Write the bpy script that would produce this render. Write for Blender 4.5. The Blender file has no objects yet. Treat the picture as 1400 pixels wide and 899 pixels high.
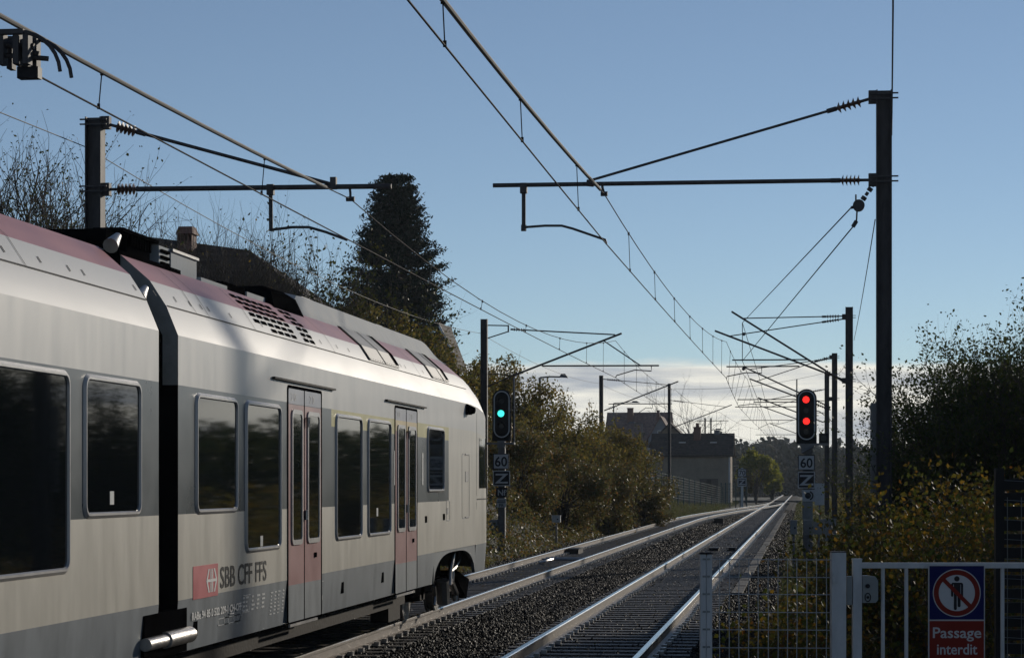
import bpy, math, random
import numpy as np
from mathutils import Vector, Matrix
random.seed(7)
rng = np.random.default_rng(11)
scene = bpy.context.scene
COL = scene.collection
R = math.radians
PI = math.pi

# ------------------------------------------------------------------ camera
F = 3150.0                       # focal length in photo pixels (1400 wide)
HC = 2.0                         # camera height above the rail heads
TH = math.atan(398.0 / F)
S_, C_ = math.sin(TH), math.cos(TH)
cam_d = bpy.data.cameras.new('camera')
cam = bpy.data.objects.new('camera', cam_d); COL.objects.link(cam)
cam.location = (0, 0, HC); cam.rotation_euler = (PI / 2, 0, TH)
cam_d.sensor_width = 36.0; cam_d.lens = 36.0 * F / 1400.0
cam_d.shift_y = (660 - 449.5) / 1400.0
cam_d.clip_start = 0.1; cam_d.clip_end = 6000
scene.camera = cam

def ray(px, py):
    r, u = (px - 700) / F, (660 - py) / F
    return Vector((r * C_ - S_, r * S_ + C_, u))
def at_y(px, py, Y):
    d = ray(px, py); t = Y / d.y
    return Vector((d.x * t, Y, HC + d.z * t))
def at_d(px, py, D):
    d = ray(px, py)
    return Vector((d.x * D, d.y * D, HC + d.z * D))
def y_on_x(px, X):               # world Y where pixel column px meets the plane x = X
    d = ray(px, 660)
    return X / d.x * d.y

# ------------------------------------------------------------------ materials
def new_mat(name):
    m = bpy.data.materials.new(name); m.use_nodes = True
    nt = m.node_tree; nt.nodes.clear()
    out = nt.nodes.new('ShaderNodeOutputMaterial')
    return m, nt, out
def M(name, col, rough=.5, metal=0, var=.15, scale=4., bump=0, bscale=60., spec=.5, coat=0, stretch=(1, 1, 1), rvar=0.1, detail=6):
    m, nt, out = new_mat(name)
    N, L = nt.nodes, nt.links
    p = N.new('ShaderNodeBsdfPrincipled')
    p.inputs['Roughness'].default_value = rough; p.inputs['Metallic'].default_value = metal
    p.inputs['Specular IOR Level'].default_value = spec
    p.inputs['Coat Weight'].default_value = coat; p.inputs['Coat Roughness'].default_value = .08
    tc = N.new('ShaderNodeTexCoord'); mp = N.new('ShaderNodeMapping'); mp.inputs['Scale'].default_value = stretch
    L.new(tc.outputs['Object'], mp.inputs['Vector'])
    nz = N.new('ShaderNodeTexNoise'); nz.inputs['Scale'].default_value = scale; nz.inputs['Detail'].default_value = detail
    nz.inputs['Roughness'].default_value = .65
    L.new(mp.outputs['Vector'], nz.inputs['Vector'])
    cr = N.new('ShaderNodeValToRGB')
    e = cr.color_ramp.elements
    e[0].position = .3; e[1].position = .7
    e[0].color = (*[c * (1 - var) for c in col], 1); e[1].color = (*[min(1, c * (1 + var)) for c in col], 1)
    L.new(nz.outputs['Fac'], cr.inputs['Fac']); L.new(cr.outputs['Color'], p.inputs['Base Color'])
    mr = N.new('ShaderNodeMapRange')
    mr.inputs['To Min'].default_value = max(.02, rough - rvar); mr.inputs['To Max'].default_value = min(1, rough + rvar)
    L.new(nz.outputs['Fac'], mr.inputs['Value']); L.new(mr.outputs['Result'], p.inputs['Roughness'])
    if bump:
        n2 = N.new('ShaderNodeTexNoise'); n2.inputs['Scale'].default_value = bscale; n2.inputs['Detail'].default_value = 4
        L.new(mp.outputs['Vector'], n2.inputs['Vector'])
        b = N.new('ShaderNodeBump'); b.inputs['Strength'].default_value = bump; b.inputs['Distance'].default_value = .02
        L.new(n2.outputs['Fac'], b.inputs['Height']); L.new(b.outputs['Normal'], p.inputs['Normal'])
    L.new(p.outputs['BSDF'], out.inputs['Surface'])
    return m
def emis(name, col, s):
    m, nt, out = new_mat(name)
    e = nt.nodes.new('ShaderNodeEmission'); e.inputs['Color'].default_value = (*col, 1); e.inputs['Strength'].default_value = s
    nt.links.new(e.outputs[0], out.inputs['Surface']); return m
def leafmat(name, cols, trans=.4, rough=.4, spec=.5):
    m, nt, out = new_mat(name)
    N, L = nt.nodes, nt.links
    g = N.new('ShaderNodeNewGeometry')
    cr = N.new('ShaderNodeValToRGB'); cr.color_ramp.interpolation = 'LINEAR'
    el = cr.color_ramp.elements
    while len(el) < len(cols): el.new(.5)
    for i, c in enumerate(cols):
        el[i].position = i / (len(cols) - 1); el[i].color = (*c, 1)
    L.new(g.outputs['Random Per Island'], cr.inputs['Fac'])
    p = N.new('ShaderNodeBsdfPrincipled'); p.inputs['Roughness'].default_value = rough
    p.inputs['Specular IOR Level'].default_value = spec * .45; p.inputs['Roughness'].default_value = min(.8, rough + .14)
    t = N.new('ShaderNodeBsdfTranslucent')
    mx = N.new('ShaderNodeMixShader'); mx.inputs[0].default_value = trans
    L.new(cr.outputs['Color'], p.inputs['Base Color']); L.new(cr.outputs['Color'], t.inputs['Color'])
    L.new(p.outputs[0], mx.inputs[1]); L.new(t.outputs[0], mx.inputs[2]); L.new(mx.outputs[0], out.inputs['Surface'])
    return m

m_white = M('white_paint', (.53, .50, .425), .4, 0, .11, 2.0, .03, 2.5, spec=.45, stretch=(1, 2.2, .45))
m_upper = M('pale_grey_paint', (.51, .505, .48), .4, 0, .06, 2.0, .03, 2.5, spec=.45, stretch=(1, 2.2, .45))
m_slope = M('roof_slope_white', (.53, .535, .53), .5, 0, .04, 1.2, .02, 3, spec=.3, stretch=(1, .5, 2.))
m_belt = M('belt_grey_paint', (.085, .102, .112), .3, 0, .12, 1.5, .02, 3, spec=.4)
m_skirt = M('skirt_grey_paint', (.125, .15, .17), .45, 0, .22, 2.2, .04, 3, spec=.4, stretch=(1, 2.0, .6))
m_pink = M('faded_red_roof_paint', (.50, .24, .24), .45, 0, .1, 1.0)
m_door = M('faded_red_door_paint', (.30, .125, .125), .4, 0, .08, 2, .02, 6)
m_yellow = M('class_stripe_yellow', (.42, .37, .09), .4, 0, .08, 3)
m_orange = M('door_head_ochre', (.45, .32, .10), .4, 0, .08, 3)
m_head = M('door_head_blue_grey', (.22, .24, .30), .4, 0, .08, 3)
m_roofgrey = M('blue_grey_roof', (.26, .29, .315), .7, 0, .2, 2, spec=.15)
m_black = M('black_rubber', (.005, .005, .0055), 1.0, 0, .3, 6, spec=0, rvar=0)
m_darkmetal = M('dark_underframe', (.022, .019, .016), .8, .0, .5, 4, .3, 20, spec=.15)
m_frame = M('window_frame_aluminium', (.42, .41, .40), .36, .25, .06, 8)
m_glass = M('dark_window_glass', (.006, .008, .010), .03, 0, .05, .6, 0, spec=.5, rvar=.015)
m_red = M('logo_red', (.42, .03, .05), .45, 0, .08, 3)
m_letterdark = M('dark_lettering', (.018, .02, .022), .7, 0, .05, spec=.1)
m_letterwhite = M('white_lettering', (.62, .62, .60), .5, 0, .05)
m_mark = M('faint_white_marking', (.36, .38, .38), .5, 0, .25, 8)
m_steel = M('worn_steel', (.36, .35, .34), .38, .9, .2, 8, .2, 40)
m_vent = M('roof_panel_grille', (.32, .31, .29), .55, .2, .1, 10)
m_mast = M('weathered_mast_steel', (.042, .040, .042), .65, .2, .55, 6, .2, 30, stretch=(1, 1, .3))
m_mastg = M('galvanised_steel', (.13, .13, .135), .5, .6, .3, 5, .1, 30)
m_wire = M('copper_wire', (.022, .02, .02), .8, 0, .2, spec=.1)
m_wirelight = M('aluminium_wire', (.17, .16, .145), .7, 0, .1, spec=.2)
m_ins = M('insulator_ceramic', (.10, .06, .045), .3, 0, .2)
m_railtop = M('polished_rail_head', (.62, .62, .62), .2, 1, .1, 20, rvar=.06)
m_railside = M('rusty_rail_side', (.14, .115, .095), .5, .3, .3, 9, .3, 50)
m_sleeper = M('weathered_sleeper', (.075, .068, .064), .6, 0, .4, 5, .4, 30)
m_clip = M('galvanised_clip', (.42, .41, .40), .35, .7, .2)
m_stone = M('wet_ballast_stone', (.014, .012, .0102), .6, 0, .8, 12, .3, 90, spec=.3)
m_bed = M('ballast_bed', (.013, .012, .012), .9, 0, .6, 9, 1.0, 24, spec=.15)
m_ground = M('grassy_soil', (.035, .037, .018), .9, 0, .5, .7, .6, 6)
m_hill = M('hill_soil', (.03, .036, .02), .95, 0, .4, .05)
m_asphalt = M('asphalt', (.055, .055, .055), .7, 0, .25, 3, .2, 80)
m_concrete = M('concrete', (.22, .22, .21), .7, 0, .25, 5, .3, 50)
m_trough = M('grimy_concrete', (.06, .058, .055), .8, 0, .4, 5, .3, 50)
m_platform = M('platform_paving', (.16, .155, .15), .75, 0, .2, 4, .2, 50)
m_fence = M('fence_paint', (.40, .42, .43), .5, 0, .20, 9, .08, 60, stretch=(1, 1, .35))
m_gatewire = M('galvanised_wire', (.36, .38, .395), .5, .2, .15, 9)
m_signblue = M('sign_blue', (.009, .012, .075), .7, 0, .06, spec=.1)
m_signred = M('sign_red', (.17, .02, .013), .7, 0, .06, spec=.1)
m_signwhite = M('sign_white', (.38, .39, .40), .4, 0, .05)
m_signblack = M('sign_black', (.009, .009, .012), .55, 0, .1, spec=.2)
m_lockgrey = M('lock_grey', (.13, .15, .16), .4, .4, .1)
m_sigblack = M('signal_black', (.008, .008, .009), .6, 0, .2, spec=.2)
m_grn = emis('lit_green_lens', (.06, .95, .78), 1.6)
m_redl = emis('lit_red_lens', (1.0, .022, .018), 1.9)
m_lens = M('unlit_lens', (.006, .007, .007), .35, 0, .1)
m_cab = M('cabinet_grey', (.20, .205, .20), .55, 0, .2, 6)
m_cabw = M('cabinet_white', (.42, .43, .43), .5, 0, .15, 6)
m_green = M('dark_green_paint', (.02, .05, .04), .5, .2, .2)
m_bark = M('bark', (.05, .042, .034), .85, 0, .35, 8, .5, 30)
m_twig = M('twig_bark', (.055, .042, .032), .8, 0, .3, 8)
m_brick = M('chimney_brick', (.15, .075, .055), .8, 0, .35, 12, .4, 30)
m_glasswin = M('house_window_glass', (.02, .025, .03), .08, 0, .1)
m_trimwhite = M('white_trim', (.6, .6, .58), .5, 0, .08)
m_frostwood = M('old_wood_shutter', (.09, .07, .055), .7, 0, .2)
def tile_mat(name, col):
    m, nt, out = new_mat(name); N, L = nt.nodes, nt.links
    p = N.new('ShaderNodeBsdfPrincipled'); p.inputs['Roughness'].default_value = .8
    p.inputs['Specular IOR Level'].default_value = .25
    tc = N.new('ShaderNodeTexCoord')
    w = N.new('ShaderNodeTexWave'); w.bands_direction = 'Z'; w.inputs['Scale'].default_value = 1.6; w.inputs['Distortion'].default_value = .5
    L.new(tc.outputs['Object'], w.inputs['Vector'])
    nz = N.new('ShaderNodeTexNoise'); nz.inputs['Scale'].default_value = 3; nz.inputs['Detail'].default_value = 8
    L.new(tc.outputs['Object'], nz.inputs['Vector'])
    cr = N.new('ShaderNodeValToRGB'); e = cr.color_ramp.elements
    e[0].position = .3; e[1].position = .7
    e[0].color = (*[c * .55 for c in col], 1); e[1].color = (*[c * 1.35 for c in col], 1)
    L.new(nz.outputs['Fac'], cr.inputs['Fac']); L.new(cr.outputs['Color'], p.inputs['Base Color'])
    b = N.new('ShaderNodeBump'); b.inputs['Strength'].default_value = .8; b.inputs['Distance'].default_value = .06
    L.new(w.outputs['Fac'], b.inputs['Height']); L.new(b.outputs['Normal'], p.inputs['Normal'])
    L.new(p.outputs['BSDF'], out.inputs['Surface']); return m
m_roof_dark = tile_mat('dark_roof_tile', (.06, .048, .04))
m_roof_red = tile_mat('red_brown_roof_tile', (.19, .125, .105))
m_stucco = M('beige_stucco', (.25, .20, .145), .85, 0, .2, 1.2, .3, 20)
m_stucco2 = M('pale_stucco', (.30, .27, .23), .85, 0, .15, 1.2, .3, 20)
m_stucco3 = M('blue_grey_stucco', (.24, .26, .29), .85, 0, .15, 1.2, .3, 20)

lf_dark = leafmat('dark_green_leaf', [(.055, .078, .026), (.036, .058, .018), (.085, .092, .026), (.06, .07, .02)], .4, .45, .4)
lf_conifer = leafmat('conifer_needles', [(.012, .022, .014), (.02, .032, .018), (.010, .018, .012)], .12, .6, .3)
lf_mixed = leafmat('autumn_mixed_leaf', [(.14, .14, .035), (.21, .165, .038), (.10, .115, .035), (.27, .18, .036), (.12, .115, .038), (.18, .11, .032)], .6, .45, .45)
lf_bramble = leafmat('bramble_leaf', [(.11, .12, .04), (.15, .135, .044), (.09, .105, .036), (.22, .145, .044), (.12, .115, .042), (.22, .105, .034)], .5, .34, .5)
lf_yellow = leafmat('yellow_leaf', [(.14, .11, .018), (.08, .09, .018), (.045, .065, .016), (.24, .14, .02), (.06, .075, .018), (.18, .08, .018)], .5, .4, .4)
lf_lime = leafmat('yellow_green_leaf', [(.22, .24, .03), (.28, .26, .04), (.14, .17, .03)], .55, .5, .3)
lf_small = leafmat('sparse_green_leaf', [(.05, .065, .018), (.09, .085, .02), (.035, .05, .015)], .4, .4, .5)
lf_grass = leafmat('grass_blade', [(.10, .13, .045), (.16, .16, .06), (.07, .09, .03), (.18, .14, .07)], .4, .5, .3)
lf_far = leafmat('far_wood_leaf', [(.03, .036, .022), (.042, .042, .025), (.022, .03, .018), (.05, .042, .024)], .12, .8, .1)

# ------------------------------------------------------------------ mesh helpers
ORG = {}
class MB:
    def __init__(s): s.v = []; s.f = []; s.m = []
    def add(s, vs, fs, mi=0):
        o = len(s.v); s.v += [tuple(v) for v in vs]
        s.f += [tuple(i + o for i in f) for f in fs]; s.m += [mi] * len(fs)
    def box(s, x0, x1, y0, y1, z0, z1, mi=0):
        v = [(x, y, z) for z in (z0, z1) for y in (y0, y1) for x in (x0, x1)]
        s.add(v, [(0, 2, 3, 1), (4, 5, 7, 6), (0, 1, 5, 4), (2, 6, 7, 3), (0, 4, 6, 2), (1, 3, 7, 5)], mi)
    def tube(s, p0, p1, r0, r1=None, n=8, mi=0, cap=True):
        r1 = r0 if r1 is None else r1
        p0, p1 = Vector(p0), Vector(p1); d = (p1 - p0)
        if d.length < 1e-6: return
        d.normalize()
        a = d.orthogonal().normalized(); b = d.cross(a)
        vs = []
        for p, r in ((p0, r0), (p1, r1)):
            for i in range(n):
                t = 2 * PI * i / n; vs.append(p + a * (r * math.cos(t)) + b * (r * math.sin(t)))
        fs = [(i, (i + 1) % n, n + (i + 1) % n, n + i) for i in range(n)]
        if cap: fs += [tuple(range(n - 1, -1, -1)), tuple(range(n, 2 * n))]
        s.add(vs, fs, mi)
    def path(s, pts, r, n=6, mi=0):
        pts = [Vector(p) for p in pts]; N = len(pts); vs = []
        ref = None
        for i, p in enumerate(pts):
            d = (pts[min(i + 1, N - 1)] - pts[max(i - 1, 0)]).normalized()
            if ref is None: a = d.orthogonal().normalized()
            else: a = (ref - d * ref.dot(d)).normalized()
            ref = a; b = d.cross(a)
            rr = r[i] if isinstance(r, (list, tuple)) else r
            for k in range(n):
                t = 2 * PI * k / n; vs.append(p + a * (rr * math.cos(t)) + b * (rr * math.sin(t)))
        fs = [(i * n + k, i * n + (k + 1) % n, (i + 1) * n + (k + 1) % n, (i + 1) * n + k) for i in range(N - 1) for k in range(n)]
        fs += [tuple(range(n - 1, -1, -1)), tuple(range((N - 1) * n, N * n))]
        s.add(vs, fs, mi)
    def insul(s, p0, p1, r=.06, n=5, mi=0):
        p0, p1 = Vector(p0), Vector(p1)
        s.tube(p0, p1, r * .32, n=8, mi=mi)
        for i in range(n):
            a = p0.lerp(p1, (i + .25) / n); b = p0.lerp(p1, (i + .75) / n)
            s.tube(a, b, r, r * .35, 12, mi)
    def prism(s, poly, frame, t, mi=0):   # poly in (u,v); frame = (origin, U, V, Nrm); thickness t along Nrm
        o, U, V, Nn = [Vector(q) for q in frame]; n = len(poly)
        a = [o + U * u + V * v for u, v in poly]; b = [p + Nn * t for p in a]
        s.add(a + b, [tuple(range(n - 1, -1, -1)), tuple(range(n, 2 * n))] + [(i, (i + 1) % n, n + (i + 1) % n, n + i) for i in range(n)], mi)
    def ring(s, outer, inner, frame, t, mi=0):
        o, U, V, Nn = [Vector(q) for q in frame]; n = len(outer)
        P = lambda poly, h: [o + U * u + V * v + Nn * h for u, v in poly]
        vs = P(outer, 0) + P(outer, t) + P(inner, t) + P(inner, 0)
        fs = []
        for i in range(n):
            j = (i + 1) % n
            for k in range(3): fs.append((k * n + i, k * n + j, (k + 1) * n + j, (k + 1) * n + i))
        s.add(vs, fs, mi)
    def text(s, txt, frame, size, sx=1., t=.002, mi=0, align='LEFT', bold=0.):
        vs, fs = text_mesh(txt, align, bold)
        o, U, V, Nn = [Vector(q) for q in frame]
        s.add([o + U * (x * size * sx) + V * (y * size) + Nn * t for x, y in vs], fs, mi)
    def build(s, name, mats, parent=None, smooth=False, local=False, sharp=None):
        me = bpy.data.meshes.new(name)
        off = Vector((0, 0, 0))
        if parent is not None and not local: off = ORG[parent.name]
        me.from_pydata([(v[0] - off.x, v[1] - off.y, v[2] - off.z) for v in s.v], [], s.f)
        mats = mats if isinstance(mats, (list, tuple)) else [mats]
        for m in mats: me.materials.append(m)
        me.polygons.foreach_set('material_index', s.m)
        if smooth or sharp:
            me.polygons.foreach_set('use_smooth', [True] * len(s.f))
            me.set_sharp_from_angle(angle=R(sharp or 40))
        me.update()
        o = bpy.data.objects.new(name, me); COL.objects.link(o)
        if parent is not None: o.parent = parent
        ORG[o.name] = off
        return o
_tc = {}
def text_mesh(txt, align, bold):
    k = (txt, align, bold)
    if k not in _tc:
        cu = bpy.data.curves.new('text', 'FONT'); cu.body = txt; cu.align_x = align; cu.offset = bold
        cu.resolution_u = 3
        ob = bpy.data.objects.new('text', cu); COL.objects.link(ob)
        dg = bpy.context.evaluated_depsgraph_get(); dg.update()
        me = ob.evaluated_get(dg).to_mesh()
        _tc[k] = ([(v.co.x, v.co.y) for v in me.vertices], [tuple(p.vertices) for p in me.polygons])
        ob.evaluated_get(dg).to_mesh_clear()
        bpy.data.objects.remove(ob); bpy.data.curves.remove(cu)
    return _tc[k]
def tag(o, label=None, cat=None, group=None, kind=None):
    if label: o['label'] = label
    if cat: o['category'] = cat
    if group: o['group'] = group
    if kind: o['kind'] = kind
    return o
def thing(name, label, cat, loc=(0, 0, 0), group=None, rz=0):
    o = bpy.data.objects.new(name, None); COL.objects.link(o)
    o.location = loc; o.rotation_euler = (0, 0, rz); o.empty_display_size = .2
    ORG[o.name] = Vector(loc)
    return tag(o, label, cat, group)
def struct(o, label=None, cat=None): return tag(o, label, cat, None, 'structure')
def rrect(u0, u1, v0, v1, r, n=5):
    pts = []
    for cx, cy, a in ((u1 - r, v0 + r, -90), (u1 - r, v1 - r, 0), (u0 + r, v1 - r, 90), (u0 + r, v0 + r, 180)):
        for i in range(n + 1):
            t = R(a + 90 * i / n); pts.append((cx + r * math.cos(t), cy + r * math.sin(t)))
    return pts
def circ(cx, cy, r, n=32): return [(cx + r * math.cos(2 * PI * i / n), cy + r * math.sin(2 * PI * i / n)) for i in range(n)]

# ------------------------------------------------------------------ ground
def sst(a, b, x):
    t = min(1, max(0, (x - a) / (b - a))); return t * t * (3 - 2 * t)
def ground_z(X, Y):
    z = -.42
    drop = -6 * sst(395, 520, Y)
    amp = 1 - sst(140, 232, Y)
    z += amp * (2.0 * sst(-8.3, -11.5, X) * (.55 + .45 * sst(30, 75, Y)) + 2.2 * sst(-12, -22, X))
    z += 3.2 * sst(-14, -60, X) * (1 - amp) * (1 - sst(420, 520, Y)) + 1.5 * amp * sst(-22, -60, X)
    z += .25 * sst(-.8, 1.2, X) + .4 * sst(4, 20, X)
    far = sst(520, 900, Y)
    z += drop + far * (14 + 5 * math.sin(X * .006 + 1) + 3 * math.sin(X * .017))
    return z
xs = sorted(set([-750, -600, -400, -280, -200, -150, -110] + list(np.arange(-90, 60.1, 3.0)) + list(np.arange(-24, 8.1, .8)) + [80, 110, 150, 200, 280, 400, 600, 750]))
ys = sorted(set(list(np.arange(-40, 260, 4.0)) + list(np.arange(260, 560, 10.0)) + list(np.arange(560, 1221, 40.0))))
g = MB()
V = [(x, y, ground_z(x, y)) for y in ys for x in xs]; nx = len(xs)
g.add(V, [(j * nx + i, j * nx + i + 1, (j + 1) * nx + i + 1, (j + 1) * nx + i) for j in range(len(ys) - 1) for i in range(nx - 1)])
struct(g.build('ground', m_ground, smooth=True))
# track axis functions
XR = -2.665
def xl(Y): return -6.563 + 3.9 * sst(125, 242, Y)
def xr(Y): return XR
def zt(Y): return -6 * sst(395, 520, Y) if Y > 395 else 0.
# ballast bed: one sheet with shoulders
g = MB(); bys = list(np.arange(-30, 430, 2.0)); prof = []
for Y in bys:
    xL = min(xl(Y), XR) - 1.9; z = zt(Y)
    row = [(xL - .7, -.43), (xL, -.22), (xL + .5, -.21)]
    for k in range(1, 11): row.append((xL + .5 + (-.55 - xL - .5) * k / 11, -.225 + .02 * math.sin(Y * 1.7 + k * 2.1)))
    row += [(-1.0, -.23), (-.35, -.42)]
    prof.append([(x, Y, zz + z) for x, zz in row])
n = len(prof[0])
g.add([p for r in prof for p in r], [(j * n + i, j * n + i + 1, (j + 1) * n + i + 1, (j + 1) * n + i) for j in range(len(bys) - 1) for i in range(n - 1)])
struct(g.build('ballast_bed', m_bed, smooth=True))
# loose stones
def stones(n, xr_, yr, size, seed):
    r = np.random.default_rng(seed)
    X = r.uniform(*xr_, n); Y = yr[0] + (yr[1] - yr[0]) * r.uniform(0, 1, n) ** 1.3
    Z = -.225 + r.uniform(-.01, .03, n)
    s = size * r.uniform(.5, 1.25, n)
    base = np.array([[1, 0, 0], [-1, 0, 0], [0, 1, 0], [0, -1, 0], [0, 0, 1], [0, 0, -1]], float) * np.array([1, .8, .65])
    v = base[None] * r.uniform(.6, 1.25, (n, 6, 1)) + r.normal(0, .22, (n, 6, 3))
    q = r.normal(0, 1, (n, 4)); q /= np.linalg.norm(q, axis=1)[:, None]
    w, x, y, z = q.T
    Rm = np.stack([1 - 2 * (y * y + z * z), 2 * (x * y - z * w), 2 * (x * z + y * w), 2 * (x * y + z * w), 1 - 2 * (x * x + z * z), 2 * (y * z - x * w), 2 * (x * z - y * w), 2 * (y * z + x * w), 1 - 2 * (x * x + y * y)], 1).reshape(n, 3, 3)
    v = np.einsum('nij,nkj->nki', Rm, v) * s[:, None, None]
    v += np.stack([X, Y, Z], 1)[:, None]
    f = np.array([[0, 2, 4], [2, 1, 4], [1, 3, 4], [3, 0, 4], [2, 0, 5], [1, 2, 5], [3, 1, 5], [0, 3, 5]])
    return v.reshape(-1, 3), (f[None] + 6 * np.arange(n)[:, None, None]).reshape(-1, 3)
def np_mesh(name, v, f, mats, parent=None, k=None, smooth=False):
    me = bpy.data.meshes.new(name)
    k = f.shape[1]
    if parent is not None: v = v - np.array(ORG[parent.name])[None]
    me.vertices.add(len(v)); me.vertices.foreach_set('co', np.ascontiguousarray(v, dtype=np.float32).ravel())
    me.loops.add(len(f) * k); me.loops.foreach_set('vertex_index', np.ascontiguousarray(f, dtype=np.int32).ravel())
    me.polygons.add(len(f)); me.polygons.foreach_set('loop_start', np.arange(0, len(f) * k, k, dtype=np.int32))
    me.polygons.foreach_set('loop_total', np.full(len(f), k, dtype=np.int32))
    if smooth: me.polygons.foreach_set('use_smooth', np.ones(len(f), dtype=bool))
    for m in (mats if isinstance(mats, (list, tuple)) else [mats]): me.materials.append(m)
    me.update(calc_edges=True); me.validate()
    o = bpy.data.objects.new(name, me); COL.objects.link(o)
    if parent is not None: o.parent = parent
    ORG[o.name] = ORG[parent.name] if parent is not None else Vector()
    return o
parts = [stones(64000, (-5.75, -3.5), (24, 75), .027, 1), stones(15000, (-3.35, -1.95), (24, 75), .026, 2), stones(20000, (-1.85, -.5), (22, 75), .027, 3),
         stones(14000, (-5.9, -3.5), (70, 170), .045, 4), stones(9000, (-3.4, -.6), (70, 190), .040, 5), stones(7000, (-7.3, -5.85), (26, 130), .024, 6), stones(5000, (-8.6, -7.4), (30, 140), .036, 8)]
vs, fs, o_ = [], [], 0
for v, f in parts: vs.append(v); fs.append(f + o_); o_ += len(v)
tag(np_mesh('ballast_stones', np.concatenate(vs), np.concatenate(fs), m_stone), 'dark wet crushed stone around the sleepers', 'ballast', kind='stuff')

# ------------------------------------------------------------------ tracks
RP = [(-.07, 0), (.07, 0), (.07, .012), (.012, .035), (.012, .12), (.036, .135), (.036, .162), (.028, .172), (-.028, .172), (-.036, .162), (-.036, .135), (-.012, .12), (-.012, .035), (-.07, .012)]
def rail(fx, off, y0, y1, parent, step=4.0):
    g = MB(); Ys = list(np.arange(y0, y1, step)) + [y1]; n = len(RP); vs = []
    for Y in Ys:
        x = fx(Y) + off; z = zt(Y) - .172
        vs += [(x + a, Y, z + b) for a, b in RP]
    for j in range(len(Ys) - 1):
        for i in range(n):
            f = (j * n + i, j * n + (i + 1) % n, (j + 1) * n + (i + 1) % n, (j + 1) * n + i)
            g.f.append(f); g.m.append(1 if i in (6, 7, 8) else 0)
    g.v = vs
    return g.build('rail', [m_railside, m_railtop], parent)
def sleeper_mb(g, x, Y, z, rnd=0.):
    g.box(x - 1.22, x + 1.22, Y - .12, Y + .12, z - .40, z - .185, 0)
    for o in (-.75, .75):
        for sx in (-1, 1):
            xx = x + o + sx * .105
            g.box(xx - .035, xx + .035, Y - .05, Y + .05, z - .185, z - .135, 1)
    return g
def make_track(name, label, fx, y0, y1, grp=None):
    t = thing(name, label, 'railway track', (fx(30), 30, -.2))
    rail(fx, -.75, y0, y1, t); rail(fx, .75, y0, y1, t)
    Ys = np.arange(24, min(y1, 300), .6)
    proto = sleeper_mb(MB(), 0, 0, 0)
    me = None
    for i, Y in enumerate(Ys[:100]):
        if i == 0:
            o = proto.build('sleeper', [m_sleeper, m_clip], t, local=True); me = o.data
        else:
            o = bpy.data.objects.new('sleeper', me); COL.objects.link(o); o.parent = t
        o.location = Vector((fx(Y) + random.uniform(-.02, .02), Y + random.uniform(-.03, .03), 0)) - ORG[t.name]
        o.rotation_euler = (0, 0, random.uniform(-.01, .01))
    g = MB()
    for Y in Ys[100:]: sleeper_mb(g, fx(Y), Y, zt(Y))
    tag(g.build('sleeper', [m_sleeper, m_clip], t), kind='stuff')
    return t
make_track('railway_track', 'straight railway track with shiny rails running clear of the train to the horizon', xr, -30, 428)
make_track('railway_track', 'railway track under the train that bends into the other track far off', xl, -30, 246)
# level crossing road, far off
g = MB(); g.box(-14, -3.5, 271, 275, -.3, -.02); g.box(-3.33, -2.0, 271, 275, -.3, -.015); g.box(-1.83, 8, 271, 275, -.3, -.02)
struct(g.build('crossing_road', m_asphalt))
# cable trough
g = MB()
for Y in np.arange(46, 170, 1.0): g.box(-1.42, -1.2, Y + .01, Y + .99, -.35, -.17 + random.uniform(-.008, .008))
tag(g.build('cable_trough', m_trough), 'concrete cable trough lids beside the straight track', 'cable trough')
# platform (behind and under the fence)
g = MB(); g.box(-.75, 9, -12, 13.4, -.5, .38)
struct(g.build('platform', m_platform))

# ------------------------------------------------------------------ train
XS = -5.123; XC = -6.563; HW = 1.44
SEC = [(.03, .59), (.0, 1.03), (.0, 1.742), (.0, 2.62), (.0, 2.81), (.0, 3.22), (.1, 3.462), (.24, 3.674), (.5, 3.90), (.9, 4.02), (1.44, 4.07)]
SM = ['skirt', 'white', 'belt', 'belt2', 'upper', 'slope', 'slope', 'pink', 'roof', 'roof']
def zs(sl): return HC + sl * 5.165
YG2, YG1 = y_on_x(217, XS), y_on_x(243.5, XS)        # ends of the two cars at the gap
YB_END = y_on_x(613.5, XS); YS0 = y_on_x(453, XS)
train = thing('passenger_train', 'white electric passenger train with grey window band, red doors and faded red roof edge', 'train', (XC, 28, 0))
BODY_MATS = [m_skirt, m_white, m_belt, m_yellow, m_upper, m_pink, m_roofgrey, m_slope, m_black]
def top_z(Y):
    T = [(35.4, 4.07), (36.2, 4.03), (36.9, 3.93), (37.5, 3.72), (38.0, 3.40), (38.4, 2.95), (38.7, 2.35), (38.95, 1.75)]
    if Y <= T[0][0]: return 4.07
    for (a, za), (b, zb) in zip(T, T[1:]):
        if Y <= b: return za + (zb - za) * (Y - a) / (b - a)
    return 1.75
def nose_in(Y):
    t = max(0, (Y - 36.8) / 2.3)
    return 1.25 * (1 - math.sqrt(max(0, 1 - t * t)))
def sect(Y, cab):
    pts = []
    for ins, z in SEC:
        if cab:
            tz = top_z(Y); ni = nose_in(Y if z > 1.75 else Y - .12)
            if z > 1.75: z = 1.75 + (z - 1.75) * (tz - 1.75) / (4.07 - 1.75)
            w = max(.05, HW - ni); ins = HW - w + ins * (w / HW)
            if z < 1.0: ins += .10 * sst(37.4, 38.9, Y)
        pts.append((ins, z))
    return pts
AR0, AR1 = y_on_x(594, XS), y_on_x(650.5, XS)          # wheel arch of the leading bogie
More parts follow.
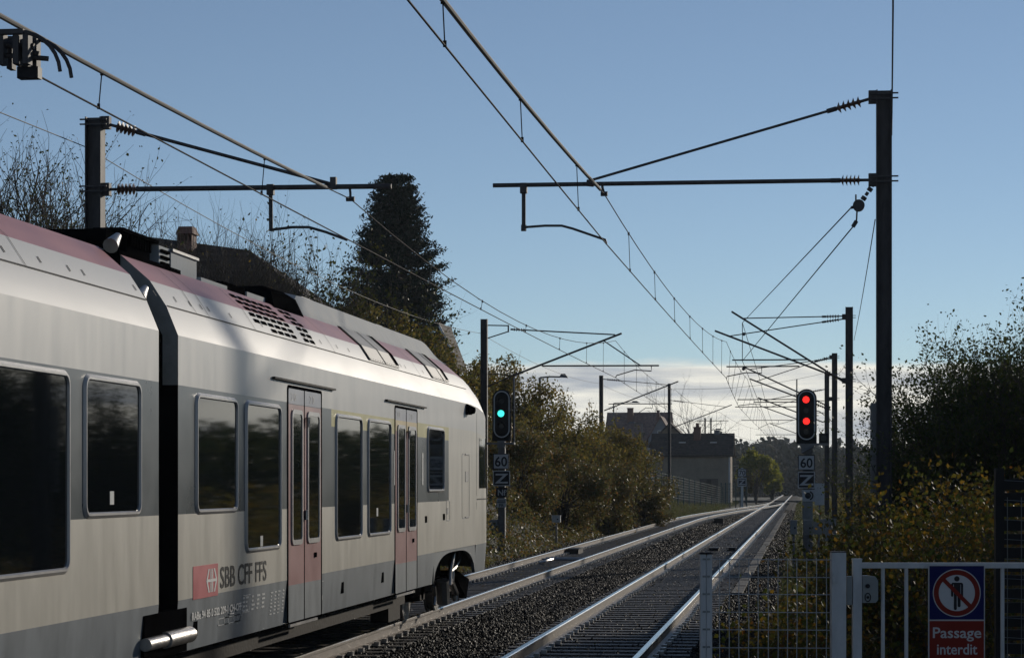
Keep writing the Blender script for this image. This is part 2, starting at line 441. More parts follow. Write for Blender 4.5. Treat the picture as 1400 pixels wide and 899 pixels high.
def car_body(name, Ys, cab):
    g = MB(); n = len(SEC)
    full = []
    for Y in Ys:
        p = sect(Y, cab)
        half = [(XC + HW - i, Y, z) for i, z in p]
        other = [(XC - HW + i, Y, z) for i, z in reversed(p[:-1])]
        full.append(half + other)
    m = len(full[0]); g.v = [q for r in full for q in r]
    for j in range(len(Ys) - 1):
        ym = (Ys[j] + Ys[j + 1]) / 2
        for i in range(m - 1):
            k = i if i < n - 1 else 2 * (n - 1) - 1 - i
            nm = SM[k]
            if nm == 'skirt' and cab and AR0 < ym < AR1: continue
            if nm in ('belt', 'belt2') and cab and ym > YB_END: nm = 'white'
            if nm == 'belt2': nm = 'yellow' if (cab and ym > YS0) else 'belt'
            if cab and ym > 37.0 and nm in ('roof', 'pink'): nm = 'slope'
            g.f.append((j * m + i, (j + 1) * m + i, (j + 1) * m + i + 1, j * m + i + 1))
            g.m.append({'skirt': 0, 'white': 1, 'belt': 2, 'yellow': 3, 'upper': 4, 'pink': 5, 'roof': 6, 'slope': 7}[nm])
    for j in (0, len(Ys) - 1): 
        idx = [j * m + i for i in range(m)]
        g.f.append(tuple(idx if j == 0 else reversed(idx))); g.m.append(0 if j else (8 if cab else 1))
    if cab:      # arched lower edge of the skirt above the bogie
        N = 28
        for sx in (1, -1):
            X = XC + sx * (HW - .012)
            for a in range(N):
                ya, yb = AR0 + (AR1 - AR0) * a / N, AR0 + (AR1 - AR0) * (a + 1) / N
                zb = lambda Y: .59 + .40 * max(0, 1 - abs(2 * (Y - AR0) / (AR1 - AR0) - 1) ** 3.2) ** .6
                g.add([(X, ya, zb(ya)), (X, yb, zb(yb)), (X, yb, 1.03), (X, ya, 1.03), (X - sx * .05, ya, zb(ya)), (X - sx * .05, yb, zb(yb))], [(0, 1, 2, 3), (0, 4, 5, 1)] if sx > 0 else [(3, 2, 1, 0), (1, 5, 4, 0)], 0)
    return g.build(name, BODY_MATS, train, sharp=14)
Y1 = sorted(set([YG1, YG1 + .5, 22, 26, 30, AR0, YS0, YB_END, AR1] + list(np.arange(35.0, 38.95, .1)) + [38.92]))
body1 = car_body('leading_car_body', Y1, True)
body2 = car_body('second_car_body', [-2, 5, 10, 14, YG2], False)
# gangway bellows, car end details and underframe
g = MB(); g.box(XC - .9, XC + .8, YG2 - .05, YG1 + .05, .75, 3.5)
g.build('gangway_bellows', m_black, train)
g = MB(); g.box(XC - 1.25, XC + 1.1, YG2 - 1.0, YG2 + .1, .4, .62)
g.box(XC - 1.3, XC + 1.26, -2, YG2 - 1.2, .36, .60); g.box(XC - 1.25, XC + 1.24, YG1 + .05, 30.6, .38, .60)
g.box(XC - 1.3, XC + 1.3, AR0 - .2, 37.2, 1.04, 1.12); g.box(XC - .5, XC + .5, 30, 36.6, .45, 1.04)
for Y in np.arange(19.2, 30.4, .62): g.add([(XC + 1.24, Y, .52), (XC + 1.24, Y + .22, .52), (XC + 1.38, Y + .17, .588), (XC + 1.38, Y + .05, .588), (XC + 1.24, Y, .588), (XC + 1.24, Y + .22, .588)], [(0, 1, 2, 3), (0, 3, 4), (1, 5, 2)])
g.build('underframe', m_darkmetal, train)
for za in (.73,):
    g = MB(); a = at_y(196, 882, YG2 + .05); 
    p0 = Vector((XS + .02, YG2 - .45, .735)); p1 = Vector((XS + .02, YG1 + .28, .735))
    g.tube(p0, p0.lerp(p1, .42), .052, n=16); g.tube(p0.lerp(p1, .42), p1, .068, n=16)
    g.m = [0] * len(g.m)
    o = g.build('coupling_damper', m_steel, train, sharp=40)
g = MB(); g.box(XS - .10, XS + .004, YG2 - .42, YG1 + .26, .60, .96)
g.build('damper_housing', m_black, train)
SF = lambda X: ((X, 0, 0), (0, 1, 0), (0, 0, 1), (1, 0, 0))
def window(y0, y1, z0, z1, r=.09, parent=train, gl=None, extra=None):
    g = MB(); g.ring(rrect(y0, y1, z0, z1, r), rrect(y0 + .045, y1 - .045, z0 + .05, z1 - .05, r * .7), SF(XS - .005), .022)
    g.v = g.v[:0]; g.f = []; g.m = []
    n_ = len(rrect(y0, y1, z0, z1, r)); L0 = rrect(y0 - .005, y1 + .005, z0 - .008, z1 + .008, r); L1 = rrect(y0 + .012, y1 - .012, z0 + .018, z1 - .018, r * .9); L2 = rrect(y0 + .024, y1 - .024, z0 + .034, z1 - .034, r * .8); L3 = rrect(y0 + .036, y1 - .036, z0 + .044, z1 - .044, r * .7)
    vs = []
    for lp, h in ((L0, -.003), (L1, .022), (L2, .022), (L3, .004)): vs += [(XS + h, u, q) for u, q in lp]
    g.add(vs, [(k * n_ + i, k * n_ + (i + 1) % n_, (k + 1) * n_ + (i + 1) % n_, (k + 1) * n_ + i) for k in range(3) for i in range(n_)])
    w = g.build('window', m_frame, parent, sharp=25)
    g = MB(); g.prism(rrect(y0 + .03, y1 - .03, z0 + .038, z1 - .038, r * .7), SF(XS - .004), .010)
    g.build('pane', m_glass, w)
    if extra:
        g = MB(); g.box(XS + .0062, XS + .0085, extra[0], extra[0] + .10, extra[1], extra[1] + .10)
        g.build('sticker', m_mark, w)
    return w
def wy(px): return y_on_x(px, XS)
window(wy(8) - 1.6, wy(93), 1.368, 2.785)
window(wy(114), wy(191), 1.745, 2.785, extra=(wy(149), 1.84))
window(wy(267), wy(323.5), 1.735, 2.768)
window(wy(335), wy(383), 1.352, 2.768, extra=(wy(355), 1.40))
window(wy(458.5), wy(494), 1.36, 2.768)
window(wy(502.5), wy(533.5), 1.36, 2.768, extra=(wy(514), 1.60))
window(wy(584), wy(606.5), 1.872, 2.78)
def door(xa, xb, xm, cls):
    y0, y1, ym = wy(xa), wy(xb), wy(xm)
    g = MB()
    f = SF(XS + .001)
    for a, b in ((y0, ym - .006), (ym + .006, y1)):
        g.box(XS - .03, XS + .004, a, b, .60, .972, 2); g.box(XS - .03, XS + .004, a, b, .972, 2.795, 0)
        hz = 2.795
        if cls:
            g.box(XS - .03, XS + .004, a, b, 2.795 - .0, 2.80, 3)
        g.box(XS - .03, XS + .004, a, b, 2.80, 2.955, 1)
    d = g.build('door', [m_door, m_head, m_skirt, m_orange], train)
    if cls:
        g = MB(); g.box(XS + .0045, XS + .006, y0, ym - .01, 2.66, 2.80); g.box(XS + .0045, XS + .006, ym + .01, y1, 2.66, 2.80)
        g.build('class_band', m_orange, d)
    for a, b in ((y0 + .13, ym - .12), (ym + .12, y1 - .11)):
        g = MB(); g.ring(rrect(a, b, 1.375, 2.745, .07), rrect(a + .035, b - .035, 1.425, 2.70, .05), SF(XS), .02)
        w = g.build('window', m_frame, d, sharp=35)
        g = MB(); g.prism(rrect(a + .03, b - .03, 1.42, 2.705, .05), SF(XS), .012); g.build('pane', m_glass, w)
    g = MB(); g.ring(rrect(y0 - .03, y1 + .03, .595, 2.985, .05), rrect(y0, y1, .60, 2.955, .03), SF(XS - .004), .012)
    g.box(XS, XS + .008, ym - .008, ym + .008, .6, 2.955)
    g.build('door_seal', m_black, d)
    g = MB(); g.tube((XS + .03, ym + .07, 2.68), (XS + .03, ym + .07, 2.58), .025, .015); g.tube((XS + .02, ym + .03, 1.62), (XS + .02, ym + .03, 1.72), .02)
    g.build('handle', m_steel, d)
    g = MB(); g.box(XS, XS + .02, y0 + .02, y1 - .25, .555, .582); g.build('step', m_clip, d)
    g = MB(); g.box(XS, XS + .02, y1 - .35, y1 - .28, 1.22, 1.27); g.build('button', m_black, d)
    g = MB()
    g.text('2 0', ((XS + .0055, y0 + .12, 2.835), (0, 1, 0), (0, 0, 1), (1, 0, 0)), .11, 1.6)
    g.text('2 0', ((XS + .0055, ym + .25, 2.835), (0, 1, 0), (0, 0, 1), (1, 0, 0)), .11, 1.6)
    g.build('class_number', m_mark, d)
    g = MB(); g.box(XS, XS + .035, y0 - .7, y1 + .65, 3.015, 3.035); g.build('rain_strip', m_letterdark, d)
    return d
door(393.5, 438.5, 415.5, False); door(540, 569.5, 555, True)
# side lettering, emblem and markings
g = MB()
ya, yb = wy(263.5), wy(297.5); zb, zt_ = zs(-.191), zs(-.1365)
g.box(XS + .001, XS + .004, ya, yb, zb, zt_, 0)
cy, cz, hh = ya + (yb - ya) * .73, (zb + zt_) / 2, (zt_ - zb) * .36; kx = .215 * (yb - ya)
fr = ((XS + .0055, cy, cz), (0, 1, 0), (0, 0, 1), (1, 0, 0)); k = hh
for sx in (-1, 1):      # double-arrow cross emblem, mirrored halves
    for sz in (-1, 1):
        q = [(.07, .13), (.07, 1.), (.24, 1.), (.24, .13)]; g.prism([(sx * a * kx, sz * b * k) for a, b in (q if sx * sz > 0 else q[::-1])], fr, .001, 1)
        q = [(.40, 1.), (.62, 1.), (1.02, .0), (.80, .0)]; g.prism([(sx * a * kx, sz * b * k) for a, b in (q if sx * sz < 0 else q[::-1])], fr, .001, 1)
g.box(XS + .0055, XS + .0067, cy - .95 * kx, cy + .95 * kx, cz - .12 * k, cz + .12 * k, 1)
g.build('emblem', [m_red, m_letterwhite], train)
g = MB(); y0, y1 = wy(300.5), wy(364)
vs, _ = text_mesh('SBB CFF FFS', 'LEFT', .012); wd = max(v[0] for v in vs); zt1, zb1 = zs(-.1425), zs(-.1795); sz = (zt1 - zb1) / .72
g.text('SBB CFF FFS', ((XS + .002, y0, zb1), (0, 1, 0), (0, 0, 1), (1, 0, 0)), sz, (y1 - y0) / wd / sz, bold=.012)
g.build('operator_lettering', m_letterdark, train)
g = MB(); y0, y1 = wy(262.5), wy(330)
vs, _ = text_mesh('RABe 94 85 0 522 209-1 CH-CFF', 'LEFT', .02); wd = max(v[0] for v in vs); zt1, zb1 = zs(-.2115), zs(-.2245); sz = (zt1 - zb1) / .72
fr = ((XS - .012, y0, zb1), (0, 1, 0), (0, 0, 1), (1, 0, 0))
fr = ((XS - .002, y0, zb1), (0, 1, 0), (0, 0, 1), (1, 0, 0))
g.text('RABe 94 85 0 522 209-1 CH-CFF', fr, sz, (y1 - y0) / wd / sz, bold=.02)
g.box(XS - .004, XS + .001, y0 + (y1 - y0) * .755, y0 + (y1 - y0) * .84, zb1 - .022, zb1 - .012)
g.build('number_lettering', m_letterwhite, train)
g = MB()      # small technical panels
rr = random.Random(3)
def sk(z): return XS - .03 * (1.03 - z) / .44 + .0025
def mk(xa, xb, z0, z1): g.box(sk(z0) - .004, sk(z0) + .001, wy(xa), wy(xb), z0, z1)
for xa in (333, 337, 345, 352, 359):
    for z in (.93, .89, .85, .81): mk(xa, xa + rr.uniform(2, 4.5), z, z + .018)
for xa in (371, 376, 381, 387):
    for z in np.arange(.72, .95, .035): mk(xa, xa + rr.uniform(1.5, 3.2), z, z + .012)
def rectline(xa, xb, z0, z1, t=.006):
    mk(xa, xb, z0, z0 + t); mk(xa, xb, z1 - t, z1); mk(xa, xa + .5, z0, z1); mk(xb - .5, xb, z0, z1)
rectline(300.5, 331, .735, .80); rectline(309, 315, .735, .80); rectline(322, 331, .735, .80)
rectline(438.5, 443, .74, .95); rectline(333, 343, .80, .965)
g.build('technical_lettering', m_mark, train)
g = MB()
for px, z in ((266.5, .70), (468, .765), (523, .78)): g.box(sk(z) - .01, sk(z) + .006, wy(px), wy(px) + .14, z, z + .13)
g.box(XS, XS + .006, wy(581), wy(583.5), 1.46, 1.55); g.box(XS, XS + .006, wy(605.5), wy(608), 1.47, 1.56)
g.build('jacking_pocket', m_black, train)
# class figures beside the second door
g = MB()
for px in (535, 574):
    g.text('1', ((XS + .002, wy(px), 1.98), (0, 1, 0), (0, 0, 1), (1, 0, 0)), .62, 1.4, bold=.01)
g.build('class_figure', m_mark, train)
# seams and roof furniture on the leading car
def sec_at(z):
    for (i0, z0), (i1, z1) in zip(SEC, SEC[1:]):
        if z0 <= z <= z1: return i0 + (i1 - i0) * (z - z0) / (z1 - z0)
    return 1.44
def roof_strip(g, ya, yb, z0, z1, mi=0, off=.004, skew=0):
    zz = [z0] + [z for _, z in SEC if z0 < z < z1] + [z1]
    vs = []
    for z in zz:
        x = XC + HW - sec_at(z) + off; s = skew * (z - z0)
        vs += [(x, ya + s, z + off), (x, yb + s, z + off)]
    g.add(vs, [(2 * i, 2 * i + 1, 2 * i + 3, 2 * i + 2) for i in range(len(zz) - 1)], mi)
g = MB()
roof_strip(g, YG1 + .02, 35.6, 3.457, 3.468); roof_strip(g, -2, YG2 - .02, 3.457, 3.468)
for px in (270, 288, 352, 436, 462, 580, 613): roof_strip(g, wy(px) + .35, wy(px) + .362, 3.468, 3.88)
roof_strip(g, wy(55), wy(55) + .012, 3.468, 3.88)
for px in (20, 70, 110, 130, 200, 227, 255, 275, 290, 300, 330, 372, 430, 440, 452, 474, 490, 560, 566, 590): roof_strip(g, wy(px) + .2, wy(px) + .225, 3.53, 3.575)
g.build('panel_seam', m_letterdark, train)
g = MB()
v0 = 21.9
for c in range(9):
    if c == 6: continue
    for r_ in range(6):
        if c < 2 and r_ < 1: continue
        z = 3.50 + r_ * .062; y = v0 + c * .30 + (r_ % 2) * .02
        roof_strip(g, y, y + .22, z, z + .035, 0, .005)
g.build('vent_grille', m_black, train)
for (a, b) in ((27.6, 29.75), (32.4, 34.0)):
    g = MB(); roof_strip(g, a, b, 3.49, 3.93, 0, .010)
    mid = a + (b - a) * (.5 if b - a > 2 else .62)
    roof_strip(g, mid, mid + .05, 3.49, 3.93, 1, .014); roof_strip(g, b - .22, b, 3.52, 3.93, 1, .016); roof_strip(g, a, a + .05, 3.49, 3.93, 1, .014)
    for y in np.arange(a + .1, b - .05, .16): roof_strip(g, y, y + .03, 3.50, 3.512, 1, .014); roof_strip(g, y, y + .03, 3.905, 3.917, 1, .014)
    g.build('roof_intake_panel', [m_vent, m_black], train)
# raised roof fairing
g = MB(); Ys = list(np.arange(25.2, 36.61, .3)); rows = []
for Y in Ys:
    t = sst(25.2, 25.9, Y) * (1 - sst(34.4, 36.6, Y)); h = 3.93 + .22 * t
    rows.append([(XC + .95, Y, 3.88), (XC + .82, Y, h), (XC + .6, Y, h + .05 * t), (XC - .6, Y, h + .05 * t), (XC - .82, Y, h), (XC - .95, Y, 3.88)])
g.add([p for r in rows for p in r], [(j * 6 + i, (j + 1) * 6 + i, (j + 1) * 6 + i + 1, j * 6 + i + 1) for j in range(len(Ys) - 1) for i in range(5)])
g.build('roof_fairing', m_roofgrey, train, sharp=30)
for y in (26.8, 31.6):
    g = MB(); g.box(XC + .5, XC + .66, y, y + .5, 4.17, 4.215); g.build('roof_fitting', m_mastg, train)
g = MB(); g.add([(XC + .98, 24.0, 3.86), (XC + .92, 24.1, 4.05), (XC + .8, 24.25, 4.12), (XC + .98, 25.5, 3.86), (XC + .90, 25.4, 4.06), (XC + .8, 25.2, 4.13), (XC - .5, 24.25, 4.12), (XC - .5, 25.2, 4.13)], [(0, 3, 4, 1), (1, 4, 5, 2), (2, 5, 7, 6), (0, 1, 2, 6), (3, 7, 5, 4)])
g.build('aerial_dome', m_black, train)
g = MB(); g.box(XC - .7, XC + .82, 19.15, 19.85, 3.85, 4.13); 
for k in range(8): g.box(XC + .82, XC + .85, 19.2 + k * .08, 19.24 + k * .08, 4.03, 4.125)
g.box(XC + .6, XC + .86, 18.9, 20.0, 4.13, 4.16); g.box(XC - .7, XC + .8, 18.62, 18.9, 4.02, 4.12)
g.box(XC - .9, XC + .95, 18.5, 20.4, 3.80, 3.93)
g.build('roof_equipment_box', m_black, train)
g = MB(); g.box(XC - .7, XC + .86, 20.0, 20.35, 3.85, 4.12, 1)
for k in range(4): g.box(XC + .86, XC + .88, 20.04, 20.30, 3.90 + k * .055, 3.925 + k * .055, 0)
g.box(XC - .7, XC + .87, 20.36, 21.25, 3.85, 4.10, 1); g.box(XC - .7, XC + .89, 20.36, 21.27, 4.10, 4.125, 2)
g.build('roof_unit', [m_black, m_roofgrey, m_mastg], train)
g = MB(); g.box(XC + .5, XC + .90, 21.3, 22.3, 3.88, 3.95, 1); g.box(XC + .3, XC + .86, 22.3, 23.2, 3.9, 4.0, 0); g.box(XC + .5, XC + .88, 23.2, 24.0, 3.88, 3.97, 1)
g.build('roof_cable_duct', [m_black, m_roofgrey], train)
for yy, z in ((18.2, 4.02), (18.3, 3.60), (18.25, 3.3)):
    g = MB(); g.tube((XC + 1.0 if z > 3.9 else XC + 1.2, yy - .1, z - .1), (XC + 1.0 if z > 3.9 else XC + 1.2, yy + .1, z), .065, .03, 12)
    g.build('end_fitting', m_steel, train, sharp=40)
# end rim of leading car
g = MB(); p = sect(YG1, False)
for (a, b) in zip(p[:-1], p[1:]):
    if a[1] < 2.8: continue
    xa, xb = XC + HW - a[0], XC + HW - b[0]; da, db = (.0 if a[0] < .05 else .06), (.0 if b[0] < .05 else .06)
    g.add([(xa, YG1 - .008, a[1]), (xb, YG1 - .008, b[1]), (xb - .13, YG1 - .008, b[1] - db), (xa - .13, YG1 - .008, a[1] - da)], [(0, 1, 2, 3)])
g.build('car_end_rim', m_cab, train)
# cab side: camera pod, hatch, corner window, headlamp
g = MB(); g.tube((XS + .0, wy(637), 3.13), (XS + .12, wy(638), 3.11), .085, .05, 12); g.box(XS, XS + .07, wy(636.5), wy(639.5), 3.05, 3.18); g.build('camera_pod', m_black, train, sharp=40)
g = MB(); ya, yb = wy(631.5), wy(641.5); g.ring(rrect(ya, yb, 1.46, 2.45, .06), rrect(ya + .015, yb - .015, 1.475, 2.435, .05), SF(XS), .004)
g.box(XS, XS + .006, wy(636), wy(640), 2.02, 2.18); g.box(XS, XS + .012, ya + .3, yb - .05, 2.43, 2.45); g.box(XS, XS + .012, ya + .3, yb - .05, 1.47, 1.49)
g.build('cab_hatch', m_cab, train)
g = MB(); g.ring(rrect(wy(610), wy(615), 1.45, 1.75, .04), rrect(wy(610) + .02, wy(615) - .02, 1.465, 1.735, .04), SF(XS), .004); g.box(XS, XS + .005, wy(611), wy(613), 1.55, 1.64)
g.build('filler_flap', m_cab, train)
def side_x(Y, z):
    p = sect(Y, True)
    for (i0, z0), (i1, z1) in zip(p, p[1:]):
        if z0 <= z <= z1 + 1e-6: return XC + HW - (i0 + (i1 - i0) * (z - z0) / max(1e-6, z1 - z0))
    return XC
g = MB(); Ys = list(np.linspace(36.35, 37.6, 11)); Zs = list(np.linspace(1.92, 2.72, 6))
g.add([(side_x(Y, z) + .006, Y, z) for Y in Ys for z in Zs], [(j * 6 + i, (j + 1) * 6 + i, (j + 1) * 6 + i + 1, j * 6 + i + 1) for j in range(10) for i in range(5)])
g.build('cab_side_window', m_glass, train, smooth=True)
g = MB(); Ys = list(np.linspace(37.75, 38.6, 8)); rows = []
for Y in Ys:
    p = sect(Y, True)
    for k in (4, 5, 6, 7, 8, 9, 10): rows.append((XC + HW - p[k][0] + .004, Y + .008, p[k][1] + .006))
g.add(rows, [(j * 7 + i, (j + 1) * 7 + i, (j + 1) * 7 + i + 1, j * 7 + i + 1) for j in range(7) for i in range(6)])
g.build('windscreen', m_glass, train, smooth=True)
g = MB()
for z0, z1 in ((.62, 1.70), (1.80, 3.1)): g.add([(side_x(36.05, z) + .003, 36.05 + dy, z) for z in (z0, z1) for dy in (0, .02)], [(0, 1, 3, 2)])
Ys = np.linspace(36.07, 38.6, 12); g.add([(side_x(Y, 1.74) + .004, Y, z) for Y in Ys for z in (1.735, 1.755)], [(2 * j, 2 * j + 2, 2 * j + 3, 2 * j + 1) for j in range(11)])
g.build('nose_joint', m_letterdark, train)
# leading bogie
bog = MB(); bog.box(XC - 1.05, XC - .9, 32.4, 37.0, .35, .55); bog.box(XC + .9, XC + 1.05, 32.4, 37.0, .38, .56); bog.box(XC - 1, XC + 1, 34.4, 35.2, .35, .8); bog.box(XC - .3, XC + 1.0, 37.0, 37.5, .16, .42)
bog.add([(XC + 1.1, 36.2, .62), (XC + 1.1, 37.6, .42), (XC - 1.1, 37.6, .42), (XC - 1.1, 36.2, .62), (XC + 1.1, 37.3, .12), (XC - 1.1, 37.3, .12), (XC + 1.1, 36.2, .5), (XC - 1.1, 36.2, .5)], [(0, 1, 2, 3), (1, 4, 5, 2), (0, 6, 4, 1), (6, 7, 5, 4)])
bogie = bog.build('bogie', m_black, train)
for Y in (33.2, 36.0):
    for sx in (-1, 1):
        x = XC + sx * .75; g = MB(); g.tube((x - .06, Y, .40), (x + .06, Y, .40), .40, .40, 40); g.tube((x - .09 * sx, Y, .40), (x - .06 * sx, Y, .40), .43, .42, 40)
        w = g.build('wheel', m_steel, bogie, sharp=35)
        g = MB(); g.tube((x + .06 * sx, Y, .40), (x + .30 * sx, Y, .40), .14, .12, 16); g.box(min(x + sx * .1, x + sx * .3), max(x + sx * .1, x + sx * .3), Y - .2, Y + .2, .3, .5); g.build('axle_box', m_darkmetal, w)
g = MB()
X = XC + 1.22
g.path([(X, 35.3, 1.0), (X + .02, 35.0, .97), (X + .02, 34.85, .85), (X, 34.75, .65), (X, 34.7, .45)], .035, 8)
g.path([(X, 35.75, 1.0), (X + .02, 35.6, .82), (X, 35.25, .70), (X, 34.85, .66)], .03, 8)
g.path([(X, 35.3, .99), (X, 35.8, .99)], .03, 8); g.path([(X, 34.8, .50), (X, 35.3, .30), (X, 35.32, .18)], .055, 8); g.path([(X - .05, 35.5, .95), (X - .05, 35.3, .4), (X - .05, 35.35, .2)], .025, 8)
g.path([(X, 34.0, .55), (X, 34.1, .2)], .10, 8); g.path([(X, 33.2, .5), (X, 33.3, .35), (X, 33.25, .22)], .03, 8)
g.build('brake_rigging', m_steel, bogie, smooth=True)
g = MB(); g.box(XC + .75, XC + 1.0, 30.7, 31.6, .12, .6); g.box(XC - 1.0, XC - .75, 30.7, 31.6, .12, .6); g.build('track_magnet', m_darkmetal, bogie)
# pantograph raised from the second car
PX, PY = XC, 17.45
g = MB()
for sy in (-.14, .14):
    pts = [(PX - .5, PY + sy, 5.51), (PX + .48, PY + sy, 5.51)]
    for a in range(0, 8):
        t = a / 7.; pts.append((PX + .50 + .34 * math.sin(t * 1.5), PY + sy, 5.51 - .36 * (1 - math.cos(t * 1.45))))
    g.path(pts, .017, 6)
    g.box(PX - .55, PX + .55, PY + sy - .03, PY + sy + .03, 5.49, 5.528)
pan = MB(); 
pan.tube((PX - .3, 14.9, 4.15), (PX - .3, 13.7, 4.75), .05, n=10); pan.tube((PX - .25, 13.7, 4.75), (PX, 17.3, 5.36), .035, n=10); pan.tube((PX - .6, 13.7, 4.75), (PX + .6, 13.7, 4.75), .03)
pan.box(PX - .6, PX + .6, 14.4, 16.0, 4.05, 4.16)
pb = pan.build('pantograph', m_mast, train)
g.build('pantograph_head', m_mast, pb, smooth=True)
g = MB()
for x in (.34, .46, .54):
    for dy in (-.1, .1): g.box(PX + x, PX + x + .045, PY + dy - .05, PY + dy + .05, 5.26, 5.50)
g.path([(PX + .2, PY - .1, 5.30), (PX + .35, PY - .1, 5.37), (PX + .43, PY, 5.47)], .018, 6); g.path([(PX + .3, PY - .1, 5.45), (PX + .62, PY, 5.36)], .02, 6); g.path([(PX + .2, PY - .05, 5.44), (PX + .6, PY - .05, 5.41)], .025, 6)
g.path([(PX + .25, PY - .1, 5.35), (PX + .7, PY, 5.32)], .02, 6)
g.build('spring_box', m_mast, pb)
g = MB(); g.box(PX + .46, PX + .63, PY - .05, PY + .05, 5.165, 5.255); g.build('head_weight', m_signblack, pb)

# ------------------------------------------------------------------ masts and cantilevers
def post(g, X, Y, z0, z1, w=.22):
    h = w / 2
    g.box(X - h, X - h + .016, Y - h, Y + h, z0, z1); g.box(X + h - .016, X + h, Y - h, Y + h, z0, z1); g.box(X - h + .016, X + h - .016, Y - .012, Y + .012, z0, z1)
def tie_ins(t, pm, pe, r_ins=.07, lens=(.35, .9), rod=.016):
    """rod from the mast point pm to pe with an insulator near the mast"""
    pm, pe = Vector(pm), Vector(pe); u = (pe - pm).normalized()
    g = MB(); g.tube(pm, pm + u * lens[0], .022); g.tube(pm + u * lens[1], pe, rod, n=10)
    g.tube(pm + u * lens[1], pm + u * (lens[1] + .14), .035)
    a = g.build('cantilever_tube', m_mast, t, sharp=40)
    g = MB(); g.insul(pm + u * lens[0], pm + u * lens[1], r_ins, 5); g.build('insulator', m_ins, t)
    return a
def mast(label, X, Y, zb, zt2, w=.22, grp='catenary masts'):
    t = thing('catenary_mast', label, 'catenary mast', (X, Y, zb), grp)
    g = MB(); post(g, X, Y, zb - .4, zt2, w); g.build('post', m_mast, t)
    return t
def brackets(t, X, Y, sgn, zz, w=.22):
    for z in zz:
        g = MB()
        g.box(X - w / 2 - .07, X + w / 2 + .09, Y - .14, Y - .115, z - .045, z - .025); g.box(X - w / 2 - .07, X + w / 2 + .09, Y - .14, Y - .115, z + .025, z + .045)
        xx = X + sgn * (w / 2 + .05); g.box(xx - .06, xx + .06, Y - .06, Y + .06, z - .09, z + .09)
        g.build('bracket', m_mast, t)
# nearest right mast
YA = 33.6; XA = at_y(1208.5, 400, YA).x
t = mast('tall dark mast nearest the gate at right, with a horizontal boom over the straight track', XA, YA, -.4, at_y(1209, 124, YA).z)
mastR1 = t
zt1 = at_y(1195, 133, YA).z; zb1 = at_y(1195, 246, YA).z; zl1 = at_y(674, 253.5, YA).z; XL1 = at_y(674, 253, YA).x
brackets(t, XA, YA, -1, (zt1, zb1))
tie_ins(t, (XA - .12, YA, zt1), at_y(806, 247, YA), .085, (.22, .58), .02)
tie_ins(t, (XA - .12, YA, zb1), (XL1, YA, zl1), .085, (.22, .50), .033)
g = MB(); a = at_y(716, 255, YA); b = at_y(716, 313, YA); g.tube(a, b, .03, n=10); g.box(a.x - .05, a.x + .05, YA - .05, YA + .05, a.z - .1, a.z + .05); g.tube(b + Vector((0, 0, -.03)), b + Vector((0, 0, .06)), .04)
pts = [at_y(x, y, YA) for x, y in ((718, 310.5), (745, 308.5), (768, 308.5), (783, 312.5), (828, 328), (829, 333))]
g.path(pts, .018, 8); g.build('registration_arm', m_mast, t, sharp=40)
cwA = at_y(828.5, 333, YA); msA = at_y(826, 265, YA)
g = MB(); g.path([at_y(823, 252, YA), at_y(824, 258, YA), msA], .02, 6); g.tube(msA + Vector((-.05, 0, 0)), msA + Vector((.05, 0, 0)), .035); g.tube(at_y(802, 250, YA), at_y(812, 251, YA), .05); g.build('suspension_clamp', m_mast, t)
# balance weight pulley at the mast
g = MB(); p0 = Vector((XA - .14, YA, zb1 - .05)); c = at_y(1174, 281, YA)
for k in range(5): g.tube(p0.lerp(c, k / 5), p0.lerp(c, (k + .7) / 5), .04 if k % 2 else .025, n=8)
g.tube(c + Vector((0, -.05, 0)), c + Vector((0, .05, 0)), .085, n=20); aw1 = at_y(1163.5, 284, YA); aw2 = at_y(1166, 310, YA)
g.tube(c, aw1, .022); c2 = at_y(1171, 302, YA); g.tube(c + Vector((-.02, 0, 0)), c2, .012); g.tube(c2, aw2, .03); g.tube(c + Vector((-.04, 0, .06)), c + Vector((-.04, 0, .16)), .012)
g.build('tension_pulley', m_mast, t, sharp=40)
g = MB()
for k in range(10): g.box(XA - .19, XA - .08, YA + .16, YA + .22, 1.86 + k * .13, 1.86 + k * .13 + (.12 if k else .1))
g.box(XA - .17, XA - .05, YA + .17, YA + .21, 1.86, 3.16); g.build('side_panel', m_cab, t)
# nearest left mast
YB = 32.5; XB = at_y(130, 250, YB).x
t = mast('grey mast standing behind the train roof beside the bare shrub', XB, YB, ground_z(XB, YB), at_y(130, 161, YB).z, .235)
zt1 = at_y(143, 168, YB).z; zb1 = at_y(143, 259, YB).z
brackets(t, XB, YB, 1, (zt1, zb1), .235)
tie_ins(t, (XB + .12, YB, zt1), at_y(458, 253, YB), .085, (.22, .52), .026)
tie_ins(t, (XB + .12, YB, zb1), at_y(535, 254.5, YB), .085, (.22, .50), .038)
g = MB(); a = at_y(370, 257, YB); b = at_y(370.5, 316, YB); g.tube(a, b, .03, n=10); g.box(a.x - .05, a.x + .05, YB - .05, YB + .05, a.z - .1, a.z + .05)
pts = [at_y(x, y, YB) for x, y in ((372, 314), (400, 310.5), (422, 310.5), (445, 317), (475, 328))]
g.path(pts, .02, 8); g.build('registration_arm', m_mast, t, sharp=40)
cwL = at_y(475, 327, YB); msL = at_y(479, 272, YB)
g = MB(); g.path([at_y(478, 255, YB), at_y(479, 264, YB), msL], .02, 6); g.tube(msL + Vector((-.06, 0, 0)), msL + Vector((.06, 0, 0)), .035); g.box(at_y(452, 255, YB).x, at_y(460, 255, YB).x, YB - .05, YB + .05, zb1 - .05, zb1 + .12); g.build('suspension_clamp', m_mast, t)

